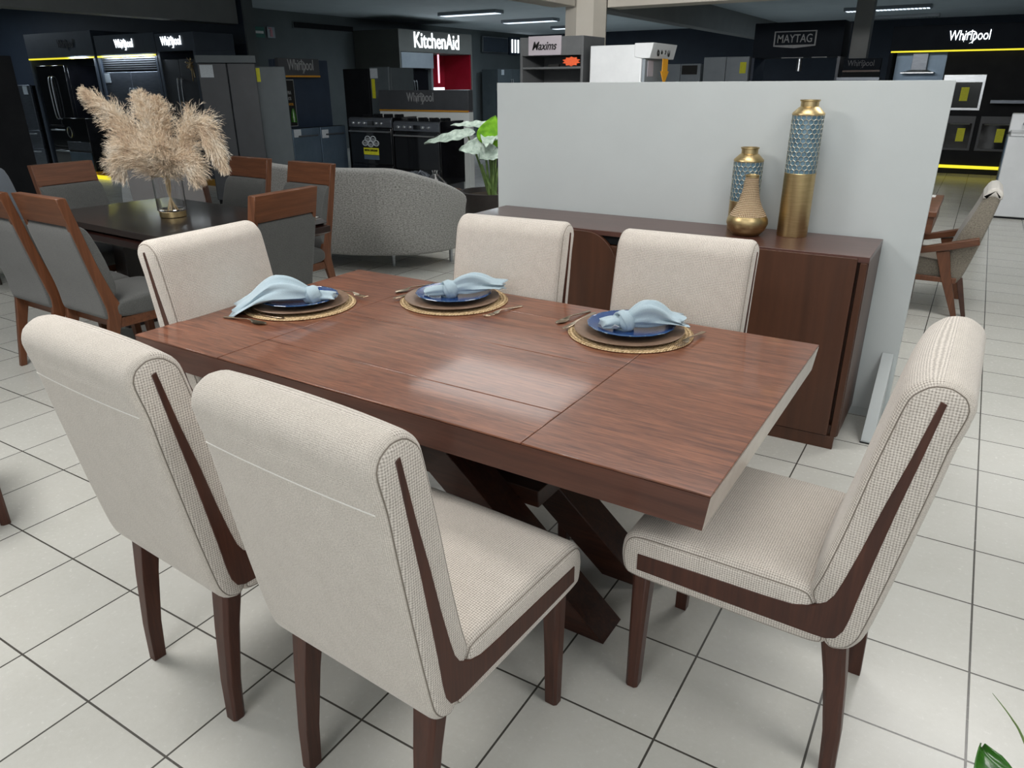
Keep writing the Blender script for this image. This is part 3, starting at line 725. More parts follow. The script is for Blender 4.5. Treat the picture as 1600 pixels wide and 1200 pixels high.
t = thing('dark_dining_table', 'dark espresso dining table with stepped edge, carrying the pampas vase', 'table', (-4.27, 2.87, 0), -.06)
X, Y = .88, .49
obj('table_top', MB().loft([[(-a, -b, z), (a, -b, z), (a, b, z), (-a, b, z)] for a, b, z in ((X - .03, Y - .03, .722), (X - .01, Y - .01, .732), (X - .03, Y - .03, .755), (X - .035, Y - .035, .76))]), 'dark', t, .002)
obj('moulding', MB().loft([[(-a, -b, z), (a, -b, z), (a, b, z), (-a, b, z)] for a, b, z in ((X - .04, Y - .04, .655), (X - .02, Y - .02, .665), (X, Y, .675), (X, Y, .712), (X - .03, Y - .03, .722))]), 'darkred', t, .002)
for sx in (-1, 1):
    obj('pedestal', MB().loft([[(sx * .52 - a, -b, z), (sx * .52 + a, -b, z), (sx * .52 + a, b, z), (sx * .52 - a, b, z)] for a, b, z in ((.10, .20, .05), (.08, .16, .1), (.07, .14, .6), (.10, .2, .655))]), 'dark', t, .004)
    obj('foot', B(sx * .52 - .12, sx * .52 + .12, -.24, .24, 0, .05), 'dark', t, .006)
tag(obj('paper_card', B(-3.56, -3.44, 3.20, 3.29, .7605, .762), 'label'), 'small white card lying on the right end of the dark table', 'card')

# pampas arrangement
vx, vy, vz = -4.262, 2.850, .7608
t = thing('glass_vase', 'clear cylindrical glass vase with gold base holding pampas grass on the dark table', 'vase', (vx, vy, vz))
obj('base', MB().lathe([(.074, 0), (.078, .003), (.078, .034), (.070, .036)], 40), 'gold', t)
obj('glass', MB().lathe([(.001, .037), (.080, .037), (.086, .045), (.088, .25), (.0865, .252), (.085, .25), (.083, .05), (.001, .042)], 48, cap=False), 'glass', t)
obj('rim', MB().tube([(.0865 * math.cos(a), .0865 * math.sin(a), .252) for a in [2 * PI * k / 40 for k in range(40)]], .0016, 6, closed=True), 'gold', t)
def plume(pts, lab, fat, n, seed, stem_xy):
    rng = random.Random(seed); t = thing('pampas_stem', lab, 'pampas grass', (vx, vy, vz), 0, 'pampas stems in the glass vase')
    ax = catmull(pts, 10); m = len(ax)
    obj('stalk', MB().tube(catmull([(stem_xy[0], stem_xy[1], .042), (stem_xy[0] * -.3, stem_xy[1] * -.3, .15), pts[0], pts[1]], 5), .0038, 6), 'reed', t)
    bm = bmesh.new()
    def strand(p, d, ln, w0, sag, segs=5):
        d = d.normalized(); sd = d.cross(Vector((rng.uniform(-1, 1), rng.uniform(-1, 1), rng.uniform(-1, 1)))).normalized(); prev = None
        out = []; curl = Vector((rng.gauss(0, .16), rng.gauss(0, .16), rng.gauss(0, .16)))
        for k in range(segs + 1):
            s = k / segs; wd = w0 * (1 - .75 * s)
            a = bm.verts.new(p + sd * wd); b = bm.verts.new(p - sd * wd)
            if prev: bm.faces.new((prev[0], a, b, prev[1]))
            prev = (a, b); out.append(p.copy())
            p = p + d * (ln / segs); d = (d + Vector((0, 0, -sag)) / segs * 1.6 + curl / segs).normalized()
        return out
    for i in range(n):
        s = rng.random() ** .9; j = min(m - 2, int(s * (m - 1))); p = ax[j].lerp(ax[j + 1], s * (m - 1) - j); tg = (ax[min(m - 1, j + 1)] - ax[j]).normalized()
        env = fat * (math.sin(PI * min(1, s * .80 + .18)) ** .8 + .12) * 1.25
        a = rng.uniform(0, 2 * PI); u = tg.orthogonal().normalized(); v = tg.cross(u); rad = u * math.cos(a) + v * math.sin(a)
        d = tg * rng.uniform(.8, 1.4) + rad * rng.uniform(.35, .80)
        path = strand(p + rad * env * .08, d, env * rng.uniform(1.0, 1.8), .0013, .55)
        for q in range(1, len(path)):
            for _ in range(3):
                r2 = Vector((rng.gauss(0, 1), rng.gauss(0, 1), rng.gauss(0, 1))).normalized()
                strand(path[q], d.normalized() * 1.1 + r2 * .6 + Vector((0, 0, -.25)), env * rng.uniform(.22, .45), .0010, .5, 2)
    me = bpy.data.meshes.new('plume'); bm.to_mesh(me); bm.free(); me.materials.append(MT['pampas'])
    o = bpy.data.objects.new('plume', me); COL.objects.link(o); o.parent = t
# local coordinates; camera-right is (.85,.52), towards the viewer is (.52,-.85)
def cr(a, z, f=0): return (.852 * a + .524 * f, .524 * a - .852 * f, z)
plume([cr(-.01, .26), cr(-.10, .42), cr(-.24, .60), cr(-.40, .735)], 'long pampas plume leaning far to the upper left', .060, 1000, 1, (.02, .01))
plume([cr(0, .26), cr(-.03, .40, .03), cr(-.03, .56, .03), cr(-.07, .72, .02)], 'upright pampas plume, left of the two in the centre', .058, 900, 2, (-.02, .02))
plume([cr(.01, .26), cr(.01, .42), cr(.02, .56), cr(.02, .69)], 'upright pampas plume, right of the two in the centre', .054, 850, 3, (.01, -.03))
plume([cr(.02, .26), cr(.13, .40, .02), cr(.23, .545, .03), cr(.33, .44, .04), cr(.385, .29, .05)], 'pampas plume arching over to the right with drooping tip', .066, 1050, 4, (.03, .02))
plume([cr(.02, .24), cr(.08, .31, .06), cr(.16, .33, .08), cr(.24, .24, .1)], 'short pampas plume hanging low on the right side of the vase', .070, 600, 5, (-.03, -.01))
plume([cr(-.02, .24), cr(-.10, .34, .05), cr(-.18, .36, .07), cr(-.25, .27, .08)], 'short pampas plume hanging low on the left side of the vase', .072, 620, 6, (0, .035))
plume([cr(-.01, .24, .02), cr(-.09, .36, .04), cr(-.16, .42, .05), cr(-.25, .41, .05)], 'bushy pampas plume in the middle left below the long one', .066, 800, 7, (-.01, -.02))
plume([cr(.01, .24), cr(.04, .32, .06), cr(.02, .40, .1), cr(.05, .42, .14)], 'short bushy pampas plume at the front just above the vase rim', .070, 600, 8, (.02, -.02))

# ------------------------------------------------------------------ speckled sofa seen from behind
t = thing('sofa', 'speckled grey curved sofa seen from behind with thin chrome legs', 'sofa', (0, 0, 0))
path = catmull([(-5.45, 4.60, 0), (-5.2, 4.53, 0), (-4.95, 4.50, 0), (-4.45, 4.60, 0), (-4.05, 4.83, 0), (-3.86, 5.12, 0), (-3.84, 5.42, 0)], 6)
topz = lambda s: .885 - .005 * s - .26 * max(0, (s - .62) / .38) ** 1.3
rings = []; m = len(path)
for i, p in enumerate(path):
    d = (path[min(i + 1, m - 1)] - path[max(i - 1, 0)]).normalized(); nn = Vector((d.y, -d.x, 0)); s = i / (m - 1); z = topz(s)
    if nn.y > 0 and s < .5: nn = -nn
    q = Vector((p.x, p.y, 0)); ring = []
    for a, h in ((-.02, .155), (.0, .17), (.015, .30), (.03, .5), (.045, z - .05), (.035, z - .015), (.0, z), (-.06, z), (-.10, z - .02), (-.11, z - .08), (-.11, .17), (-.09, .155)):
        ring.append(q + nn * a + Vector((0, 0, h)))
    rings.append(ring)
obj('backrest', MB().loft(rings), 'sofa', t, .012, 2, angle=50)
mb = MB(); seatp = [(p.x, p.y) for p in path[4:]]; seatp = [(a + (-.10 if i > len(seatp) - 8 else 0), b + .11) for i, (a, b) in enumerate(seatp)] + [(-4.05, 5.5), (-5.4, 5.5)]
mb.prism(seatp, 'z', .17, .42); obj('seat', mb, 'sofa', t, .03, 3)
mb = MB(); mb.tube([path[21] + Vector((.03, -.052, z)) for z in (.2, .5, .84)], .0025, 5); obj('seam', mb, 'sofa', t)
for x, y in ((-4.33, 5.00), (-3.98, 5.40), (-5.2, 4.9), (-5.2, 5.4)):
    obj('leg', MB().tube([(x, y, 0), (x, y, .17)], .018, 10), 'steel', t)

# potted elephant-ear plant beside the panel
t = thing('potted_plant', 'elephant-ear plant with pale and green leaves in a dark round pot beside the panel', 'plant', (-4.10, 6.3, 0))
obj('pot', MB().lathe([(.22, 0), (.25, .02), (.33, .50), (.335, .53), (.30, .53), (.28, .48), (.001, .47)], 40), 'pot', t, angle=50)
obj('soil', MB().lathe([(.001, .485), (.28, .485), (.28, .47)], 30, cap=False), 'soil', t)
def bigleaf(parent, base, tip, width, m, stem0, rip=.012, cup=.02, notch=.12, up=Vector((0, 0, 1)), name='leaf', label=None):
    base, tip = Vector(base), Vector(tip); d = tip - base; L_ = d.length; d.normalize(); sd = d.cross(up).normalized(); nn = sd.cross(d)
    mb = MB(); rows = []
    for i in range(21):
        s = i / 20; wd = width * (math.sin(PI * (s ** .72)) ** .75) * (1 - .25 * s) if 0 < s < 1 else 0.002
        row = []
        for k in range(-8, 9):
            u = k / 8; back = notch * (abs(u) ** .8) * (1 - s) * L_ * 1.6
            row.append(base + d * (L_ * s - back) + sd * (wd * u) + nn * (rip * math.sin(8 * s * PI + abs(u) * 4) * abs(u) * (1 if s < .95 else .3) + cup * u * u - .10 * L_ * s * s))
        rows.append(row)
    mb.loft(rows, False, False); lf = obj(name, mb, m, parent, angle=80, label=label)
    so = lf.modifiers.new('thick', 'SOLIDIFY'); so.thickness = .0018
    if stem0 is not None:
        mid = (Vector(stem0) + base) / 2 + Vector((0, 0, .05))
        obj('stalk', MB().tube(catmull([stem0, mid, base], 6), [.016 - .010 * i / 12 for i in range(13)], 8), 'stem', parent)
    return lf
bigleaf(t, (-.22, -.10, .545 + .52), (-.68, -.22, .46 + .54), .085, 'leafp', (-.02, -.02, .48), .008, .02, .12, Vector((.3, -.55, .8)), label='broad pale silver-green leaf')
bigleaf(t, (-.10, .05, 1.15), (-.46, -.05, 1.17), .06, 'leafp', (.0, .02, .48), .007, .01, .12, Vector((.25, -.45, .85)), label='pale silver-green leaf')
bigleaf(t, (.0, .0, 1.08), (.13, -.30, 1.00), .10, 'leafp', (.02, 0, .48), .018, .01)
bigleaf(t, (-.02, -.10, .96), (-.24, -.22, .93), .10, 'leafp', (.0, -.05, .48), .008, .03, .12, Vector((.4, -.75, .6)), label='pale ruffled leaf')
bigleaf(t, (.10, -.12, .93), (.02, -.26, .86), .12, 'leafp', (.04, -.05, .48), .008, .03, .12, Vector((.4, -.75, .6)))
bigleaf(t, (.02, -.06, .98), (.11, -.10, 1.24), .16, 'leaf', (.03, .0, .48), .003, .01, .05, Vector((.5, -.85, .1)), label='bright green upright leaf')
for k, (a, b, c) in enumerate(((.05, -.06, .85), (.0, .05, .8), (.1, .0, .9), (-.03, -.08, .7))):
    obj('stalk', MB().tube(catmull([(.0 + .02 * k, -.02, .48), (a * .6, b, .48 + c * .25), (a * 1.4, b * 1.5, .48 + c * .45)], 5), [.022 - .0014 * i for i in range(11)], 8), 'stem', t)

# side table with glass jug behind the sofa
t = thing('side_table', 'low round side table with gold rim behind the speckled sofa', 'side table', (-5.0, 6.5, 0))
obj('table_top', MB().lathe([(.001, .42), (.30, .42), (.31, .44), (.30, .455), (.001, .455)], 36), 'brown', t)
obj('rim', MB().tube([(.31 * math.cos(a), .31 * math.sin(a), .445) for a in [2 * PI * k / 36 for k in range(36)]], .008, 6, closed=True), 'gold', t)
obj('pedestal', MB().lathe([(.2, 0), (.2, .02), (.03, .05), (.03, .42)], 24), 'gold', t)
o = obj('glass_jug', MB().lathe([(.001, .004), (.12, .004), (.14, .03), (.13, .08), (.06, .15), (.028, .18), (.028, .20), (.036, .215), (.032, .215), (.024, .20), (.024, .18), (.056, .145), (.125, .078), (.134, .032), (.001, .012)], 40, cap=False), 'glass')
o.location = (-4.93, 6.45, .456); tag(o, 'wide clear glass jug with narrow neck on the low side table', 'jug')
rng = random.Random(5); mb = MB()
for k in range(260):
    a = rng.uniform(0, 2 * PI); r = .13 * rng.random() ** .5; p = Vector((r * math.cos(a), r * math.sin(a), .06 + .08 * (1 - (r / .14) ** 2)))
    d = Vector((math.cos(a) * .6, math.sin(a) * .6, rng.uniform(0, .8))).normalized(); mb.tube([p, p + d * .05, p + d * .08 + Vector((0, 0, -.03))], [.004, .003, .001], 4)
mb.lathe([(.13, .0), (.14, .05), (.06, .13)], 16)
o = obj('fur_cushion', mb, 'dsteel'); o.location = (-5.32, 6.62, .456); tag(o, 'small dark shaggy ornament beside the glass jug', 'ornament')

# brown wrapped chair behind the pampas vase, and the blue-grey armchair on the far left
t = thing('wrapped_armchair', 'brown armchair under clear plastic wrap behind the pampas vase', 'armchair', (-6.05, 4.22, 0), .5)
obj('backrest', upholster(smooth_poly([(-.22, .40), (-.32, .45), (-.38, .80), (-.35, .86), (-.27, .85), (-.20, .5)], 2), .33, None, .03, 60), 'brown', t, angle=60)
obj('seat', upholster(smooth_poly([(.30, .25), (.32, .40), (.28, .46), (-.25, .46), (-.25, .25)], 2), .33, None, .03, 60), 'brown', t, angle=60)
for sx in (-1, 1):
    for y in (-.22, .26): obj('leg', MB().tube([(sx * .28, y, 0), (sx * .27, y * .95, .26)], [.015, .022], 10), 'dark', t)
rng = random.Random(9)
rings = [[(x * s, -.40 + .10 * rng.random() * 0 + (1 - s) * .1 - .02, z) for x in (-.36, -.2, 0, .2, .36)] for z, s in ((.35, 1.05), (.6, 1.02), (.88, .95))]
o = obj('plastic_wrap', MB().loft([[(p[0], p[1] + rng.uniform(-.012, .012), p[2]) for p in r] for r in rings], False, False), 'wrap', t, sub=2)
t = thing('armchair', 'blue-grey rounded armchair back at the far left edge beyond the grey chairs', 'armchair', (-6.72, 3.12, 0), -.9)
obj('backrest', upholster(smooth_poly([(-.12, .2), (-.28, .25), (-.33, .84), (-.28, .90), (-.18, .88), (-.10, .5)], 2), .30, None, .05, 60), 'bluegrey', t, angle=60)
obj('seat', upholster(smooth_poly([(.35, .2), (.36, .40), (.30, .45), (-.15, .45), (-.15, .2)], 2), .30, None, .03, 60), 'bluegrey', t, angle=60)
for sx in (-1, 1):
    for y in (-.2, .28): obj('leg', MB().tube([(sx * .24, y, 0), (sx * .24, y, .21)], .018, 8), 'dark', t)

# ------------------------------------------------------------------ right side: armchair, small table, washer
t = thing('lounge_armchair', 'taupe tweed armchair with walnut arms, in the aisle right of the panel', 'armchair', (0, 5.76, 0))
W0, W1 = .0, .58
backp = smooth_poly([(.034, .215), (-.02, .25), (-.05, .40), (-.005, .56), (.055, .71), (.088, .815), (.118, .868), (.158, .876), (.190, .838), (.182, .78), (.15, .60), (.11, .42), (.07, .27)], 2)
def xup(P, y0, y1, r):
    mb = upholster([(a, b) for a, b in P], (y1 - y0) / 2, None, r, 70)
    for v in mb.bm.verts: v.co = Vector((v.co.y, v.co.x + (y0 + y1) / 2, v.co.z))
    return mb
obj('backrest', xup(backp, W0 + .04, W1 - .04, .02), 'arm', t, angle=60)
obj('head_cap', xup(smooth_poly([(.076, .800), (.110, .872), (.158, .884), (.197, .843), (.192, .80), (.134, .822)], 1), W0 + .035, W1 - .035, .02), 'armtop', t, angle=60)
obj('seat', xup(smooth_poly([(-.50, .27), (-.52, .30), (-.50, .39), (-.40, .41), (-.04, .37), (.03, .30), (.03, .24), (-.04, .245)], 2), W0 + .045, W1 - .045, .02), 'arm', t, angle=60)
for y in (W0, W1 - .035):
    yy = (y, y + .035)
    obj('arm', MB().prism([(-.50, .40), (-.50, .445), (-.20, .468), (.118, .556), (.130, .512), (-.04, .462), (-.20, .425)], 'y', yy[0] - .01, yy[1] + .01), 'mid', t, .004)
    obj('leg', MB().prism([(-.115, .44), (-.035, .455), (.0, .30), (.092, .0), (.058, .0), (-.06, .28)], 'y', *yy), 'midz', t, .003)
    obj('leg', MB().prism([(-.46, .42), (-.40, .43), (-.43, .0), (-.46, .0)], 'y', *yy), 'midz', t, .003)
    obj('side_rail', B(-.44, .04, yy[0] + .005, yy[1] - .005, .235, .27), 'midz', t, .003)
obj('stretcher', MB().prism([(.035, .27), (.075, .27), (.145, .0), (.118, .0)], 'y', W0 + .05, W0 + .08), 'brown', t, .003, label='wrapped rear strut')
t = thing('small_table', 'walnut table corner showing past the right edge of the grey panel', 'table', (-.70, 5.82, 0))
obj('table_top', B(-.55, .55, -.44, .44, .725, .76), 'mid', t, .004); obj('apron', B(-.54, .54, -.43, .43, .62, .724), 'mid', t, .003)
for sx in (-1, 1):
    for sy in (-1, 1): obj('leg', B(sx * .45 - .03, sx * .45 + .03, sy * .36 - .03, sy * .36 + .03, 0, .62), 'midz', t, .003)
tag(obj('price_card', B(-.33, -.20, 6.10, 6.20, .7605, .765), 'label'), 'white card on the corner of the small walnut table', 'card')

t = thing('washing_machine', 'white top-loading washing machine at the right edge beyond the aisle', 'washing machine', (.62, 10.95, 0))
obj('body', B(-.36, .36, -.34, .34, .02, .93), 'white', t, .012)
obj('base', B(-.35, .35, -.33, .33, 0, .02), 'matteblack', t)
obj('lid', MB().prism([(-.345, .932), (-.345, .955), (-.30, .972), (.20, .985), (.20, .932)], 'x', -.34, .34), 'white', t, .006)
obj('control_panel', MB().prism([(.12, .96), (.17, 1.16), (.26, 1.17), (.33, .96), (.33, .93)], 'x', -.36, .36), 'white', t, .012)
obj('side_shade_sheet', B(-.368, -.362, -.32, .32, .03, .92), 'bsteel', t, label='blue-grey shaded side')  # blue-grey sheet puts shade into the colour of the white body's side
for k in range(3): obj('knob', MB().lathe([(.03, 0), (.032, .01), (.026, .03), (.02, .032)], 20, (-.2 + .14 * k, .12, 1.04)), 'whiteg', t)

# leafy plant at the lower right corner
t = thing('foreground_plant', 'dark green potted plant poking into the lower right corner of the photo', 'plant', (.435, 1.005, 0))
obj('pot', MB().lathe([(.10, 0), (.14, .28), (.145, .30), (.125, .30), (.001, .27)], 32), 'pot', t)
bigleaf(t, (-.185, -.115, .575), (-.252, .065, .60), .062, 'leafd', (0, 0, .27), .003, .010, .10, label='glossy dark green leaf')
bigleaf(t, (.0, -.06, .50), (.10, -.16, .55), .07, 'leafd', (0, 0, .27), .003, .012, .12)
bigleaf(t, (.04, .04, .5), (.16, .10, .58), .07, 'leafd', (0, 0, .27), .003, .012, .12)
obj('young_shoot', MB().tube(catmull([(-.02, .0, .27), (-.12, .12, .43), (-.175, .205, .50), (-.195, .250, .505), (-.225, .285, .515)], 6), [.004 - .00015 * i for i in range(25)], 6), 'stem', t)

# ------------------------------------------------------------------ appliance displays
def fridge(label, x0, x1, y, rz=0, h=1.75, d=.65, body='dsteel', door='dsteel', doors=2, freezer=0, handles='mid', tagx=None, stick=None, z0=.06, X=None, group=None, curved=True, name='refrigerator', cat='refrigerator'):
    """front faces local -y; x0..x1 is the width measured along the row"""
    w_ = x1 - x0; c = (x0 + x1) / 2
    t = thing(name, label, cat, (c, y, 0) if rz == 0 else (X, c, 0), rz, group)
    obj('body', B(-w_ / 2 + .005, w_ / 2 - .005, .06, d, z0, h - .01), body, t, .006)
    obj('plinth', B(-w_ / 2 + .02, w_ / 2 - .02, .07, d - .02, 0, z0), 'matteblack', t)
    zf = z0 + (h - z0) * freezer
    xs = [-w_ / 2 + w_ * k / doors for k in range(doors + 1)]
    for k in range(doors):
        dr = obj('door', B(xs[k] + .004, xs[k + 1] - .004, 0, .056, zf + .004, h), door, t, .012, 3)
        if handles:
            hx = xs[k + 1] - .05 if (doors == 2 and k == 0) or doors == 1 else xs[k] + .05
            hl = (h - zf) * (.72 if freezer == 0 else .7); zb = zf + (h - zf) * .12
            obj('handle', MB().tube(catmull([(hx, .0, zb), (hx, -.045, zb + .05), (hx, -.055, zb + hl / 2), (hx, -.045, zb + hl - .05), (hx, .0, zb + hl)], 5), .011, 8), 'steel', dr)
    if freezer:
        n = 2 if freezer > .4 else 1
        for k in range(n):
            a = z0 + (zf - z0) * k / n; b = z0 + (zf - z0) * (k + 1) / n
            dr = obj('drawer', B(-w_ / 2 + .004, w_ / 2 - .004, 0, .056, a + .004, b - .004), door, t, .012, 3)
            obj('handle', MB().tube([(-w_ * .38, 0, b - .07), (-w_ * .36, -.045, b - .07), (w_ * .36, -.045, b - .07), (w_ * .38, 0, b - .07)], .011, 8), 'steel', dr)
    if tagx is not None: obj('price_tag', B(tagx, tagx + .16, -.006, -.001, h - .17, h - .02), 'tag', t, label='small printed white price tag')
    if stick: obj('energy_sticker', B(stick[0], stick[0] + stick[1], -.006, -.001, h - stick[2] - stick[3], h - stick[2]), 'yellow', t, label='yellow energy sticker')
    return t
def rangeoven(label, x0, x1, y, h, z0=.15, rz=0, knobs=5, glass='glassd', window=True, sticker=False, drawer=True, X=None):
    w_ = x1 - x0; c = (x0 + x1) / 2; t = thing('kitchen_range', label, 'kitchen range', (c, y, 0) if rz == 0 else (X, c, 0), rz)
    obj('body', B(-w_ / 2, w_ / 2, .03, .62, z0, h), 'black', t, .005)
    obj('plinth', B(-w_ / 2 + .01, w_ / 2 - .01, .05, .6, 0, z0), 'charcoal', t)
    cp = obj('control_panel', MB().prism([(0, h - .14), (.0, h - .03), (.04, h), (.06, h), (.06, h - .14)], 'x', -w_ / 2, w_ / 2), 'dsteel', t, .004)
    for k in range(knobs):
        x = -w_ * .38 + w_ * .13 * k if k < 3 else w_ * (.16 + .12 * (k - 3)); 
        mb = MB().lathe([(.022, 0), (.022, .02), (.016, .028)], 16)
        for v in mb.bm.verts: v.co = Vector((v.co.x + x, -v.co.z, v.co.y + h - .085))
        obj('knob', mb, 'steel', cp)
    obj('display', B(-w_ * .05, w_ * .1, -.003, .0, h - .115, h - .055), 'glassd', cp)
    dr = obj('oven_door', B(-w_ / 2 + .01, w_ / 2 - .01, 0, .045, z0 + .22, h - .16), 'glassd', t, .006)
    obj('handle', MB().tube([(-w_ * .45, 0, h - .20), (-w_ * .45, -.05, h - .20), (w_ * .45, -.05, h - .20), (w_ * .45, 0, h - .20)], .012, 8), 'steel', dr)
    obj('drawer', B(-w_ / 2 + .01, w_ / 2 - .01, .0, .045, z0 + .02, z0 + .20), 'black', t, .006)
    mb = MB()
    for x in (-.25, 0, .25):
        for yy in (.2, .45):
            mb.box(x * w_ - .09, x * w_ + .09, yy - .006, yy + .006, h + .0, h + .03).box(x * w_ - .006, x * w_ + .006, yy - .09, yy + .09, h + .0, h + .03)
    obj('pan_grate', mb, 'matteblack', t, .002, 1)
    if sticker:
        mb = MB()
        for cx, cz_ in ((-.055, .06), (.055, .06), (-.11, .0), (0, -.015), (.11, 0)):
            mb.tube([(cx + .052 * math.cos(a), -.006, cz_ + .040 * math.sin(a)) for a in [2 * PI * k / 20 for k in range(20)]], .006, 5, closed=True)
            for q in (-.025, 0, .025): mb.box(cx + q - .003, cx + q + .003, -.008, -.004, cz_ - .03, cz_ + .015)
        for v in mb.bm.verts: v.co.z += h - .37
        obj('basket_sticker', mb, 'tag', t, label='white line drawing of five baskets')
        st = obj('banner_sticker', B(-.15, .15, -.006, -.001, h - .54, h - .44), 'yellow', t)
        lettering(st, 'MAYOR CAPACIDAD', .26, .03, (0, -.008, h - .475), 'ink', name='banner_lettering')
        obj('info_sticker', B(-.15, .15, -.006, -.001, h - .61, h - .545), 'bsteel', t)
    return t
def display(label, x0, x1, y, z0, z1, d=.75, m='navyl', rz=0, X=None, led=True, side=True, word=None, wpos=0, wm='led_w', wsize=(.5, .17), bot=None, back='navy', ledm='led_y', trimz=.025):
    w_ = x1 - x0; c = (x0 + x1) / 2; t = thing('display_surround', label, 'shop display', (c, y, 0) if rz == 0 else (X, c, 0), rz)
    obj('header', B(-w_ / 2, w_ / 2, 0, d, z0, z1), m, t, .004)
    if side:
        for sx in (-1, 1): obj('side_panel', B(*sorted((sx * w_ / 2, sx * (w_ / 2 - .06))), .0, d, 0, z0), m, t, .004)
    obj('back_panel', B(-w_ / 2 + .06, w_ / 2 - .06, d - .03, d, 0, z0), back, t)
    if led: obj('light_strip', B(-w_ / 2 + .02, w_ / 2 - .02, -.012, .03, z0 - trimz, z0 - .001), ledm, t, label='yellow strip under the header')
    if word: lettering(t, word, wsize[0], wsize[1], (wpos, -.008, (z0 + z1) / 2), wm, 0, True)
    return t
# --- left row, facing the aisle (local front towards -y)
display('navy fridge bay at far left whose dim lettering is unlit, yellow strip beneath', -15.54, -13.38, 8.0, 2.0, 2.41, .9, word='Whirlpool', wpos=.25, wm='lettersd')
fridge('glossy black french-door fridge inside the far left navy bay', -15.40, -14.46, 8.02, h=1.88, body='black', door='black', doors=2, freezer=.42)
fridge('dark fridge with a white price tag at the outer left of the navy bays', -16.75, -15.75, 8.0, h=1.55, body='matteblack', door='dsteel', doors=2, freezer=.45, tagx=.25)
fridge('tall near-black cabinet fridge at the left edge, closest of the dark appliances', -9.75, -8.78, 3.70, h=1.83, body='matteblack', door='matteblack', doors=1, handles=None)
display('navy fridge bay with lit white script letters and yellow strip, above a louvred grille', -13.31, -11.64, 8.0, 2.0, 2.315, .85, word='Whirlpool', wpos=-.0)
t = fridge('wide built-in dark steel fridge with twin curved handles under the louvred grille', -13.25, -11.70, 8.02, h=1.745, doors=2, tagx=-.76)
mb = MB()
for k in range(6): mb.box(-.74, .74, .0, .03, 1.775 + k * .034, 1.775 + k * .034 + .018)
obj('grille', mb, 'steel', t, label='bright horizontal louvres'); obj('grille_back', B(-.75, .75, .031, .5, 1.75, 1.975), 'matteblack', t)
display('navy header with lit white script letters, narrowest bay of the left row', -11.62, -10.66, 8.0, 2.03, 2.29, .75, led=False, word='Whirlpool', wpos=-.08)
fridge('dark double-door fridge with a small gold bow, under the narrow lit header', -11.58, -10.70, 8.02, h=1.915, doors=2, body='dsteel', door='charcoal')
mb = MB()
for k in range(7):
    a = 2 * PI * k / 7; mb.tube(catmull([(0, 0, 0), (.06 * math.cos(a), -.03, .06 * math.sin(a)), (.09 * math.cos(a + .3), -.02, .09 * math.sin(a + .3)), (.0, 0, 0)], 4), .012, 5, flat=.4)
mb.tube([(0, 0, 0), (.01, -.01, -.12), (-.01, 0, -.25)], .012, 5).tube([(0, 0, 0), (.05, -.01, -.1), (.05, 0, -.2)], .010, 5)
o = obj('gift_bow', mb, MT['goldd']); o.location = (-10.80, 7.99, 1.84); tag(o, 'small gold ribbon bow stuck on the dark fridge door', 'bow')
for lx, lw in ((-12.47, 1.4), (-13.9, .5)):
    area('display_downlight', (lx, 7.93, 1.985), lw, .05, 9.0, (.75, .87, 1), (math.radians(28), 0, 0))
# low appliances in front of the first bay
t = thing('built_in_cooker', 'low dark cooker unit with round dial beside the far left navy bay', 'cooker', (-13.78, 7.62, 0))
obj('body', B(-.36, .36, 0, .34, .10, 1.0), 'black', t, .006); obj('control_panel', B(-.36, .36, -.01, 0, .46, .60), 'dsteel', t, .003)
obj('oven_door', B(-.34, .34, -.02, 0, .14, .42), 'bsteel', t, .004); obj('plinth', B(-.36, .36, .02, .34, 0, .10), 'amber', t)
obj('dial', MB().tube([(-.2 + .07 * math.cos(a), -.012, .76 + .09 * math.sin(a)) for a in [2 * PI * k / 20 for k in range(20)]], .01, 5, closed=True), 'steel', t)
tag(obj('floor_light_strip', B(-14.1, -12.9, 7.52, 7.56, .0, .06), 'led_y'), 'glowing yellow strip along the floor below the left fridge bays', 'light strip')
tag(obj('yellow_plinth', B(-11.2, -10.5, 7.90, 7.96, .0, .10), 'amber'), 'dull yellow plinth strip on the floor behind the pampas vase', 'plinth strip')
# --- group turned to the right (local front towards +x)
R9 = PI / 2
t = fridge('charcoal side-by-side fridge with a white price tag, right of the gold-bow fridge', -.36, .36, 0, math.radians(50), 1.79, .62, 'greyside', 'charcoal', 2, 0, None, -.33, X=0)
t.location = (-8.56, 6.86, 0); obj('top_boxing', B(-.37, .37, .02, .6, 1.795, 1.885), 'greyside', t, .003)
t = fridge('plain grey fridge with a large yellow sticker on its upper left corner', -.27, .27, 0, math.radians(50), 1.755, .62, 'whiteg', 'greyside', 1, 0, None, None, (-.22, .16, .02, .17), X=0)
t.location = (-8.36, 7.30, 0)
t = thing('display_stand', 'dark stand with grey script letters and amber line above two dishwashers', 'shop display', (-8.85, 8.45, 0), R9)
obj('header', B(-.50, .29, -.06, .02, 1.655, 1.885), 'charcoal', t, .004); obj('trim', B(-.50, .29, -.065, -.05, 1.63, 1.654), 'amber', t)
obj('back_panel', B(-.54, .55, .02, .10, 0, 1.87), 'navy', t, .003)
lettering(t, 'Whirlpool', .5, .19, (-.09, -.066, 1.775), 'letters', 0, True)
pf = obj('poster_frame', B(-.52, -.22, -.02, .01, .95, 1.60), 'steel', t); ps = obj('poster', B(-.515, -.235, -.026, -.021, .96, 1.585), 'ink', pf)
lettering(ps, 'COMPRA', .16, .05, (-.38, -.03, 1.42), 'letters', name='poster_lettering'); lettering(ps, 'EN DOS', .14, .045, (-.38, -.03, 1.34), 'letters', name='poster_lettering')
lettering(ps, 'MOMENTOS', .20, .035, (-.38, -.03, 1.26), 'amber', name='poster_lettering')
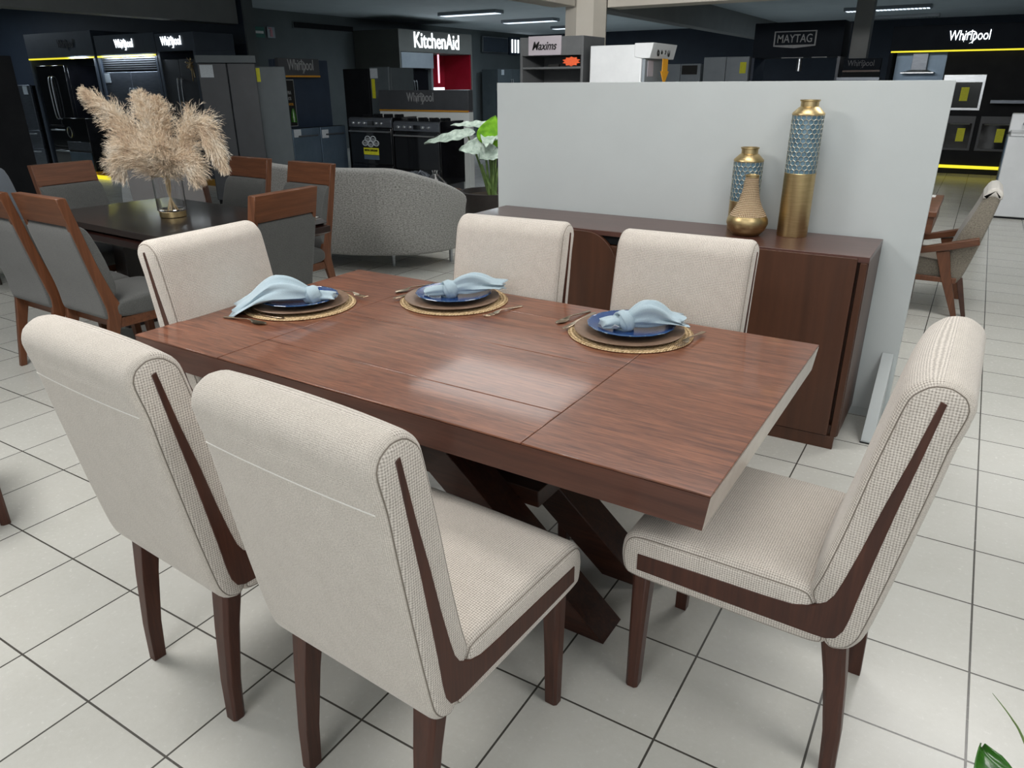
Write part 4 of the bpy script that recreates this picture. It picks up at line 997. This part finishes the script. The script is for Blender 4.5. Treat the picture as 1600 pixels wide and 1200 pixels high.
obj('poster_picture', MB().lathe([(.001, 0), (.05, .01), (.04, .12), (.02, .2)], 12, (-.30, -.028, 1.0)), 'leafd', ps)
for a, b, lab in ((7.995, 8.555, 'blue-grey steel dishwasher with bright front, left of the pair'), (8.56, 9.12, 'darker blue dishwasher, right of the pair')):
    t = thing('dishwasher', lab, 'dishwasher', (-8.72, (a + b) / 2, 0), R9, 'dishwashers below the small dark stand')
    w_ = (b - a) / 2; obj('body', B(-w_, w_, .02, .105, .10, .925), 'matteblack', t); obj('door', B(-w_ + .005, w_ - .005, 0, .02, .12, .92), 'bsteel', t, .005)
    obj('pocket_handle', B(-w_ * .6, w_ * .8, -.02, -.001, .80, .822), 'dsteel', t, .004); obj('plinth', B(-w_, w_, .02, .09, 0, .1), 'matteblack', t)
    obj('price_tag', B(-w_ + .03, -w_ + .17, -.004, -.001, .76 if a > 8.2 else .80, .88 if a > 8.2 else .91), 'tag', t)
# --- middle: ranges, island and tall fridges
fridge('tall near-black fridge standing behind the left kitchen range', -9.52, -8.94, 10.0, h=1.77, body='matteblack', door='matteblack', doors=1, handles=None)
fridge('tall charcoal fridge with white tag and yellow label, left of the big lit shop sign', -8.92, -8.50, 10.0, h=1.79, body='greyside', door='greyside', doors=1, handles=None, tagx=-.19, stick=(-.17, .07, .18, .3))
rangeoven('black steel kitchen range with knobs, basket drawing and yellow banner sticker', -8.34, -7.50, 8.8, 1.07, .18, sticker=True)
rangeoven('black kitchen range with pan grates beside the white end panel', -7.46, -6.62, 8.8, 1.03, .14)
t = thing('display_island', 'low dark island header with grey script letters, amber line and white end panel', 'shop display', (-7.53, 9.6, 0))
obj('header', B(-.87, .88, 0, .12, 1.155, 1.44), 'charcoal', t, .004); obj('trim', B(-.87, .88, -.006, .0, 1.13, 1.154), 'amber', t)
obj('back_panel', B(-.87, .88, .01, .12, 0, 1.129), 'panel', t)
lettering(t, 'Whirlpool', .52, .17, (-.03, -.008, 1.32), 'letters', 0, True)
obj('end_panel', B(.42, .88, -.12, -.0065, .02, .96), 'panel', t, .003)
t = thing('display_island', 'darker island header with faint letters just left of the grey panel edge', 'shop display', (-6.05, 10.6, 0))
obj('header', B(-.75, .9, 0, .15, 1.15, 1.43), 'navy', t, .004); obj('back_panel', B(-.75, .9, .02, .15, 0, 1.149), 'navy', t)
lettering(t, 'Whirlpool', .5, .17, (-.42, -.008, 1.31), 'lettersd', 0, True)
t = rangeoven('dark cooker with raised glass lid partly behind the pale plant leaves', -6.55, -5.85, 10.0, 1.02, .1)
obj('lid', MB().prism([(-.30, 1.03), (.25, 1.03), (.22, 1.28), (-.25, 1.28)], 'y', .56, .575), 'dsteel', t)

# --- lit corner shop on the left wall
t = thing('kitchen_shop_front', 'dark olive shop front with big lit white letters and a red lit alcove', 'shop display', (-12.5, 16.7, 0), R9)
obj('header', B(-1.55, 1.58, 0, 1.45, 2.27, 2.77), 'olive', t, .004)
for a in (-1.55, 1.53): obj('side_panel', B(a, a + .05, 0, 1.45, 0, 2.27), 'olive', t)
obj('divider', B(-.18, -.10, 0.1, 1.40, 0, 2.26), 'wall', t)
obj('frame', B(-1.49, -.2, -.01, .05, 1.90, 2.26), 'whiteg', t, .01)
obj('back_panel', B(-1.5, .35, 1.2, 1.25, 0, 2.26), 'navy', t); obj('red_panel', B(.36, 1.52, .9, .95, 0, 2.26), 'redwall', t)
obj('side_lining', B(1.50, 1.528, .02, 1.4, 1.38, 2.26), 'redwall', t)
obj('neon_tube', B(.35, .385, .25, .28, 1.55, 2.25), 'led_r', t, label='thin pink glowing tube')
obj('counter_light', B(-.10, .38, .1, .14, 1.38, 1.44), 'led_w', t); obj('counter', B(-.1, 1.52, .05, .88, 1.30, 1.375), 'white', t); obj('counter_front', B(-.1, 1.52, .1, .86, 0, 1.295), 'redwall', t)
lettering(t, 'KitchenAid', 1.92, .36, (.0, -.01, 2.55), 'led_w', off=.002)
fridge('black built-in fridge with long handles inside the olive shop front', 15.24, 16.42, 0, R9, 1.89, .6, 'matteblack', 'black', 2, 0, True, -.35, X=-12.62)
t = thing('wall_screen', 'dark rectangular screen with thin steel frame on the far left wall', 'screen', (-13.9, 21.7, 2.68), R9)
obj('frame', B(-.75, .75, 0, .06, -.24, .23), 'steel', t, .004); obj('screen_face', B(-.72, .72, -.005, -.001, -.2, .2), 'navyl', t)
t = thing('lit_bars_sign', 'row of upright white light bars left of the grey shelving tower', 'light sign', (-13.9, 23.3, 2.68), R9)
obj('backing', B(-.75, .65, 0.01, .06, -.26, .26), 'navy', t)
for k in range(6): obj('light_bar', B(-.62 + k * .19, -.56 + k * .19, -.01, .009, -.2, .2), 'led_w', t)
fridge('dark steel fridge pair beneath the wall screen, left of the grey panel edge', 20.7, 22.3, 0, R9, 1.95, .6, 'greyside', 'greyside', 2, 0, True, -.6, X=-13.2)
t = thing('exit_sign', 'small green sign with white arrow on the grey left wall', 'sign', (-13.985, 12.12, 2.6), R9)
obj('plate', B(-.22, .22, -.01, 0, -.105, .105), 'green', t)
obj('arrow', MB().prism([(-.18, 0), (-.10, .06), (-.10, .025), (.19, .025), (.19, -.025), (-.10, -.025), (-.10, -.06)], 'y', -.016, -.011), 'label', t)
t = thing('fire_sign', 'small red extinguisher sign right of the green arrow sign', 'sign', (-13.985, 12.52, 2.61), R9)
obj('plate', B(-.10, .12, -.01, 0, -.11, .11), 'whiteg', t)
mb = MB().box(-.02, .05, -.016, -.011, -.09, .05).box(.0, .03, -.016, -.011, .05, .09).box(-.06, .0, -.016, -.011, .07, .09); obj('pictogram', mb, 'redwall', t)
# --- shelving tower with the cursive board
t = thing('shelf_tower', 'grey shelving tower with a pale board lettered in black script', 'shelf', (-4.955, 9.05, 0))
mb = MB().box(-.465, -.43, 0, .62, 0, 2.08).box(.43, .465, 0, .62, 0, 2.08).box(-.43, .43, .59, .62, 0, 2.08).box(-.43, .43, 0, .62, 1.86, 2.08)
obj('frame', mb, 'shelfgrey', t, .003)
for z in (1.70, 1.3, .9, .5, .1): obj('shelf', B(-.428, .428, .01, .588, z, z + .025), 'shelfgrey', t, .002)
bd = obj('sign_board', B(-.325, .155, -.02, -.002, 1.865, 2.09), 'signboard', t)
lettering(bd, 'Maxims', .36, .10, (-.085, -.024, 1.975), 'ink', .35, name='lettering', off=.002)
mb = MB(); P = []
for k in range(20):
    a = 2 * PI * k / 20; r = .11 if k % 2 else .08; P.append((r * 1.2 * math.cos(a), .045 * (1.3 if k % 2 else 1) * math.sin(a)))
mb.prism(P, 'y', 0, .01); o = obj('starburst_card', mb, 'redtag'); o.location = (-4.66, 9.052, 1.785); tag(o, 'orange-red starburst card standing on the grey shelf tower', 'card')
tag(obj('black_clip', B(-5.0, -4.85, 9.07, 9.12, 1.7255, 1.755), 'ink'), 'small black clip on the shelf left of the orange card', 'clip')
# --- white laundry tower
t = thing('laundry_tower', 'tall white laundry machine with slanted control panel and orange arrow tag', 'laundry machine', (-3.98, 9.4, 0))
obj('body', B(-.40, .29, -.38, .38, 0, 1.955), 'white', t, .01)
obj('front_panel', B(.291, .33, -.36, .36, .05, 1.80), 'whiteg', t, .006)
cp = obj('control_panel', MB().prism([(.20, 1.82), (.30, 1.80), (.40, 1.80), (.44, 1.97), (.20, 1.97)], 'y', -.40, .42), 'white', t, .006)
for k, (ch_, s) in enumerate((('6', .12), ('6', .07), ('9', .07), ('0', .12))):
    lettering(cp, ch_, s * .55, s, (.42, -.18 + .12 * k, 1.885), 'ink', rz=PI / 2, name='digit')
mb = MB(); mb.prism([(-.09, 1.80), (.09, 1.80), (.09, 1.66), (.14, 1.66), (.0, 1.50), (-.14, 1.66), (-.09, 1.66)], 'x', .445, .452)
obj('arrow_tag', mb, 'orange', t, label='orange and yellow down arrow tag'); obj('leaflet', B(.331, .336, -.28, -.10, 1.60, 1.78), 'signboard', t)
# --- far right row
display('wide navy kitchen display with lit white script letters and long yellow strip', -1.68, 1.9, 15.5, 2.02, 2.41, .9, 'navydark', word='Whirlpool', wpos=-.62, wsize=(.60, .20), back='navyl')
t = thing('range_hood', 'steel chimney hood under the wide navy display', 'range hood', (-1.20, 15.75, 1.66))
obj('chimney', B(-.12, .12, 0, .2, .05, .34), 'dsteel', t, .003); obj('canopy', MB().loft([[(-a, -b, z), (a, -b, z), (a, .3, z), (-a, .3, z)] for a, b, z in ((.26, .2, 0), (.26, .2, .015), (.13, .02, .055))]), 'steel', t)
tag(obj('blue_backsplash', B(-1.60, -.78, 15.95, 16.0, .6, 2.0), 'bsteel'), 'blue backsplash behind the steel chimney hood', 'backsplash')
t = thing('oven_tower', 'black oven tower with a framed upper microwave and ovens below, right of the grey panel', 'oven cabinet', (.2, 15.55, 0))
obj('carcass', B(-.98, 1.4, .03, .7, .16, 2.0), 'matteblack', t)
obj('floor_light', B(-.80, 1.4, -.02, .02, .10, .15), 'led_y', t, label='glowing yellow strip near the floor'); obj('plinth', B(-.9, 1.4, .05, .6, 0, .1), 'matteblack', t)
obj('hood_slab', B(-.2, .5, -.28, .03, 1.18, 1.235), 'dsteel', t, .004)
for (a, b, c, d, nm) in ((-.96, -.33, 1.06, 1.63, 'microwave'), (-.80, -.35, .40, .97, 'oven'), (-.28, .30, .40, .97, 'oven'), (.36, .95, .40, .97, 'oven')):
    ov = obj(nm, B(a, b, 0, .03, c, d), 'steel' if nm == 'microwave' else 'charcoal', t, .004); obj('window', B(a + .04, b - .04, -.006, -.001, c + .04, d - .12), 'glassd', ov)
    obj('handle', MB().tube([(a + .08, 0, d - .13), (a + .08, -.04, d - .13), (b - .08, -.04, d - .13), (b - .08, 0, d - .13)], .01, 6), 'steel', ov)
    obj('sticker', B((a + b) / 2 - .02, (a + b) / 2 + .10, -.010, -.007, c + .15, d - .2), 'yellow', ov, label='yellow energy sticker')
t = thing('display_stand', 'small dark header with barely visible letters, left of the wide navy display', 'shop display', (-2.08, 15.4, 0))
obj('header', B(-.32, .30, 0, .10, 1.72, 1.915), 'navydark', t, .003); obj('trim', B(-.32, .30, -.005, .0, 1.69, 1.719), 'brown', t); obj('post', B(-.32, .30, .02, .1, 0, 1.689), 'matteblack', t)
lettering(t, 'Whirlpool', .44, .13, (-.03, -.008, 1.82), 'lettersd', 0, True)
obj('counter', B(-.36, .34, -.25, -.0, 1.55, 1.60), 'dsteel', t)
t = thing('nameplate_display', 'navy unit with framed grey nameplate lettered in serif capitals', 'shop display', (-3.35, 15.6, 0))
obj('header', B(-.75, .85, 0, .8, 1.96, 2.56), 'navydark', t, .003)
for sx in (-.75, .80): obj('side_panel', B(sx, sx + .05, 0, .8, 0, 1.96), 'navy', t)
fr = obj('nameplate_frame', MB().prism([(-.37, 2.15), (0, 2.115), (.39, 2.15), (.39, 2.41), (-.37, 2.41)], 'y', -.03, -.001), 'letters', t)
obj('nameplate_face', B(-.345, .365, -.036, -.031, 2.172, 2.39), 'navydark', fr); lettering(fr, 'MAYTAG', .62, .14, (.01, -.042, 2.28), 'letters', name='nameplate_lettering', off=.001)
obj('hood_pipe', MB().lathe([(.05, 1.72), (.05, 1.96)], 20, (.1, .2, 0)), 'steel', t); obj('light_glint', B(-.2, .2, -.01, .0, 1.945, 1.959), 'letters', t); obj('light_glint', B(.35, .62, -.01, .0, 1.945, 1.959), 'letters', t)  # the two thin pale strips paint light glints under the header
fridge('pale grey fridge with yellow label, right of the pair above the partition', -5.02, -4.12, 15.5, h=1.99, body='whiteg', door='whiteg', doors=2, handles=None, stick=(.28, .12, .1, .2))
fridge('pale grey fridge with dark badge, next to the white laundry machine', -5.95, -5.10, 15.6, h=1.88, body='whiteg', door='whiteg', doors=2, handles=None)
tag(obj('fridge_badge', B(-5.49, -5.17, 15.585, 15.598, 1.68, 1.85), 'ink'), 'dark rectangular badge stuck on a pale fridge', 'badge')
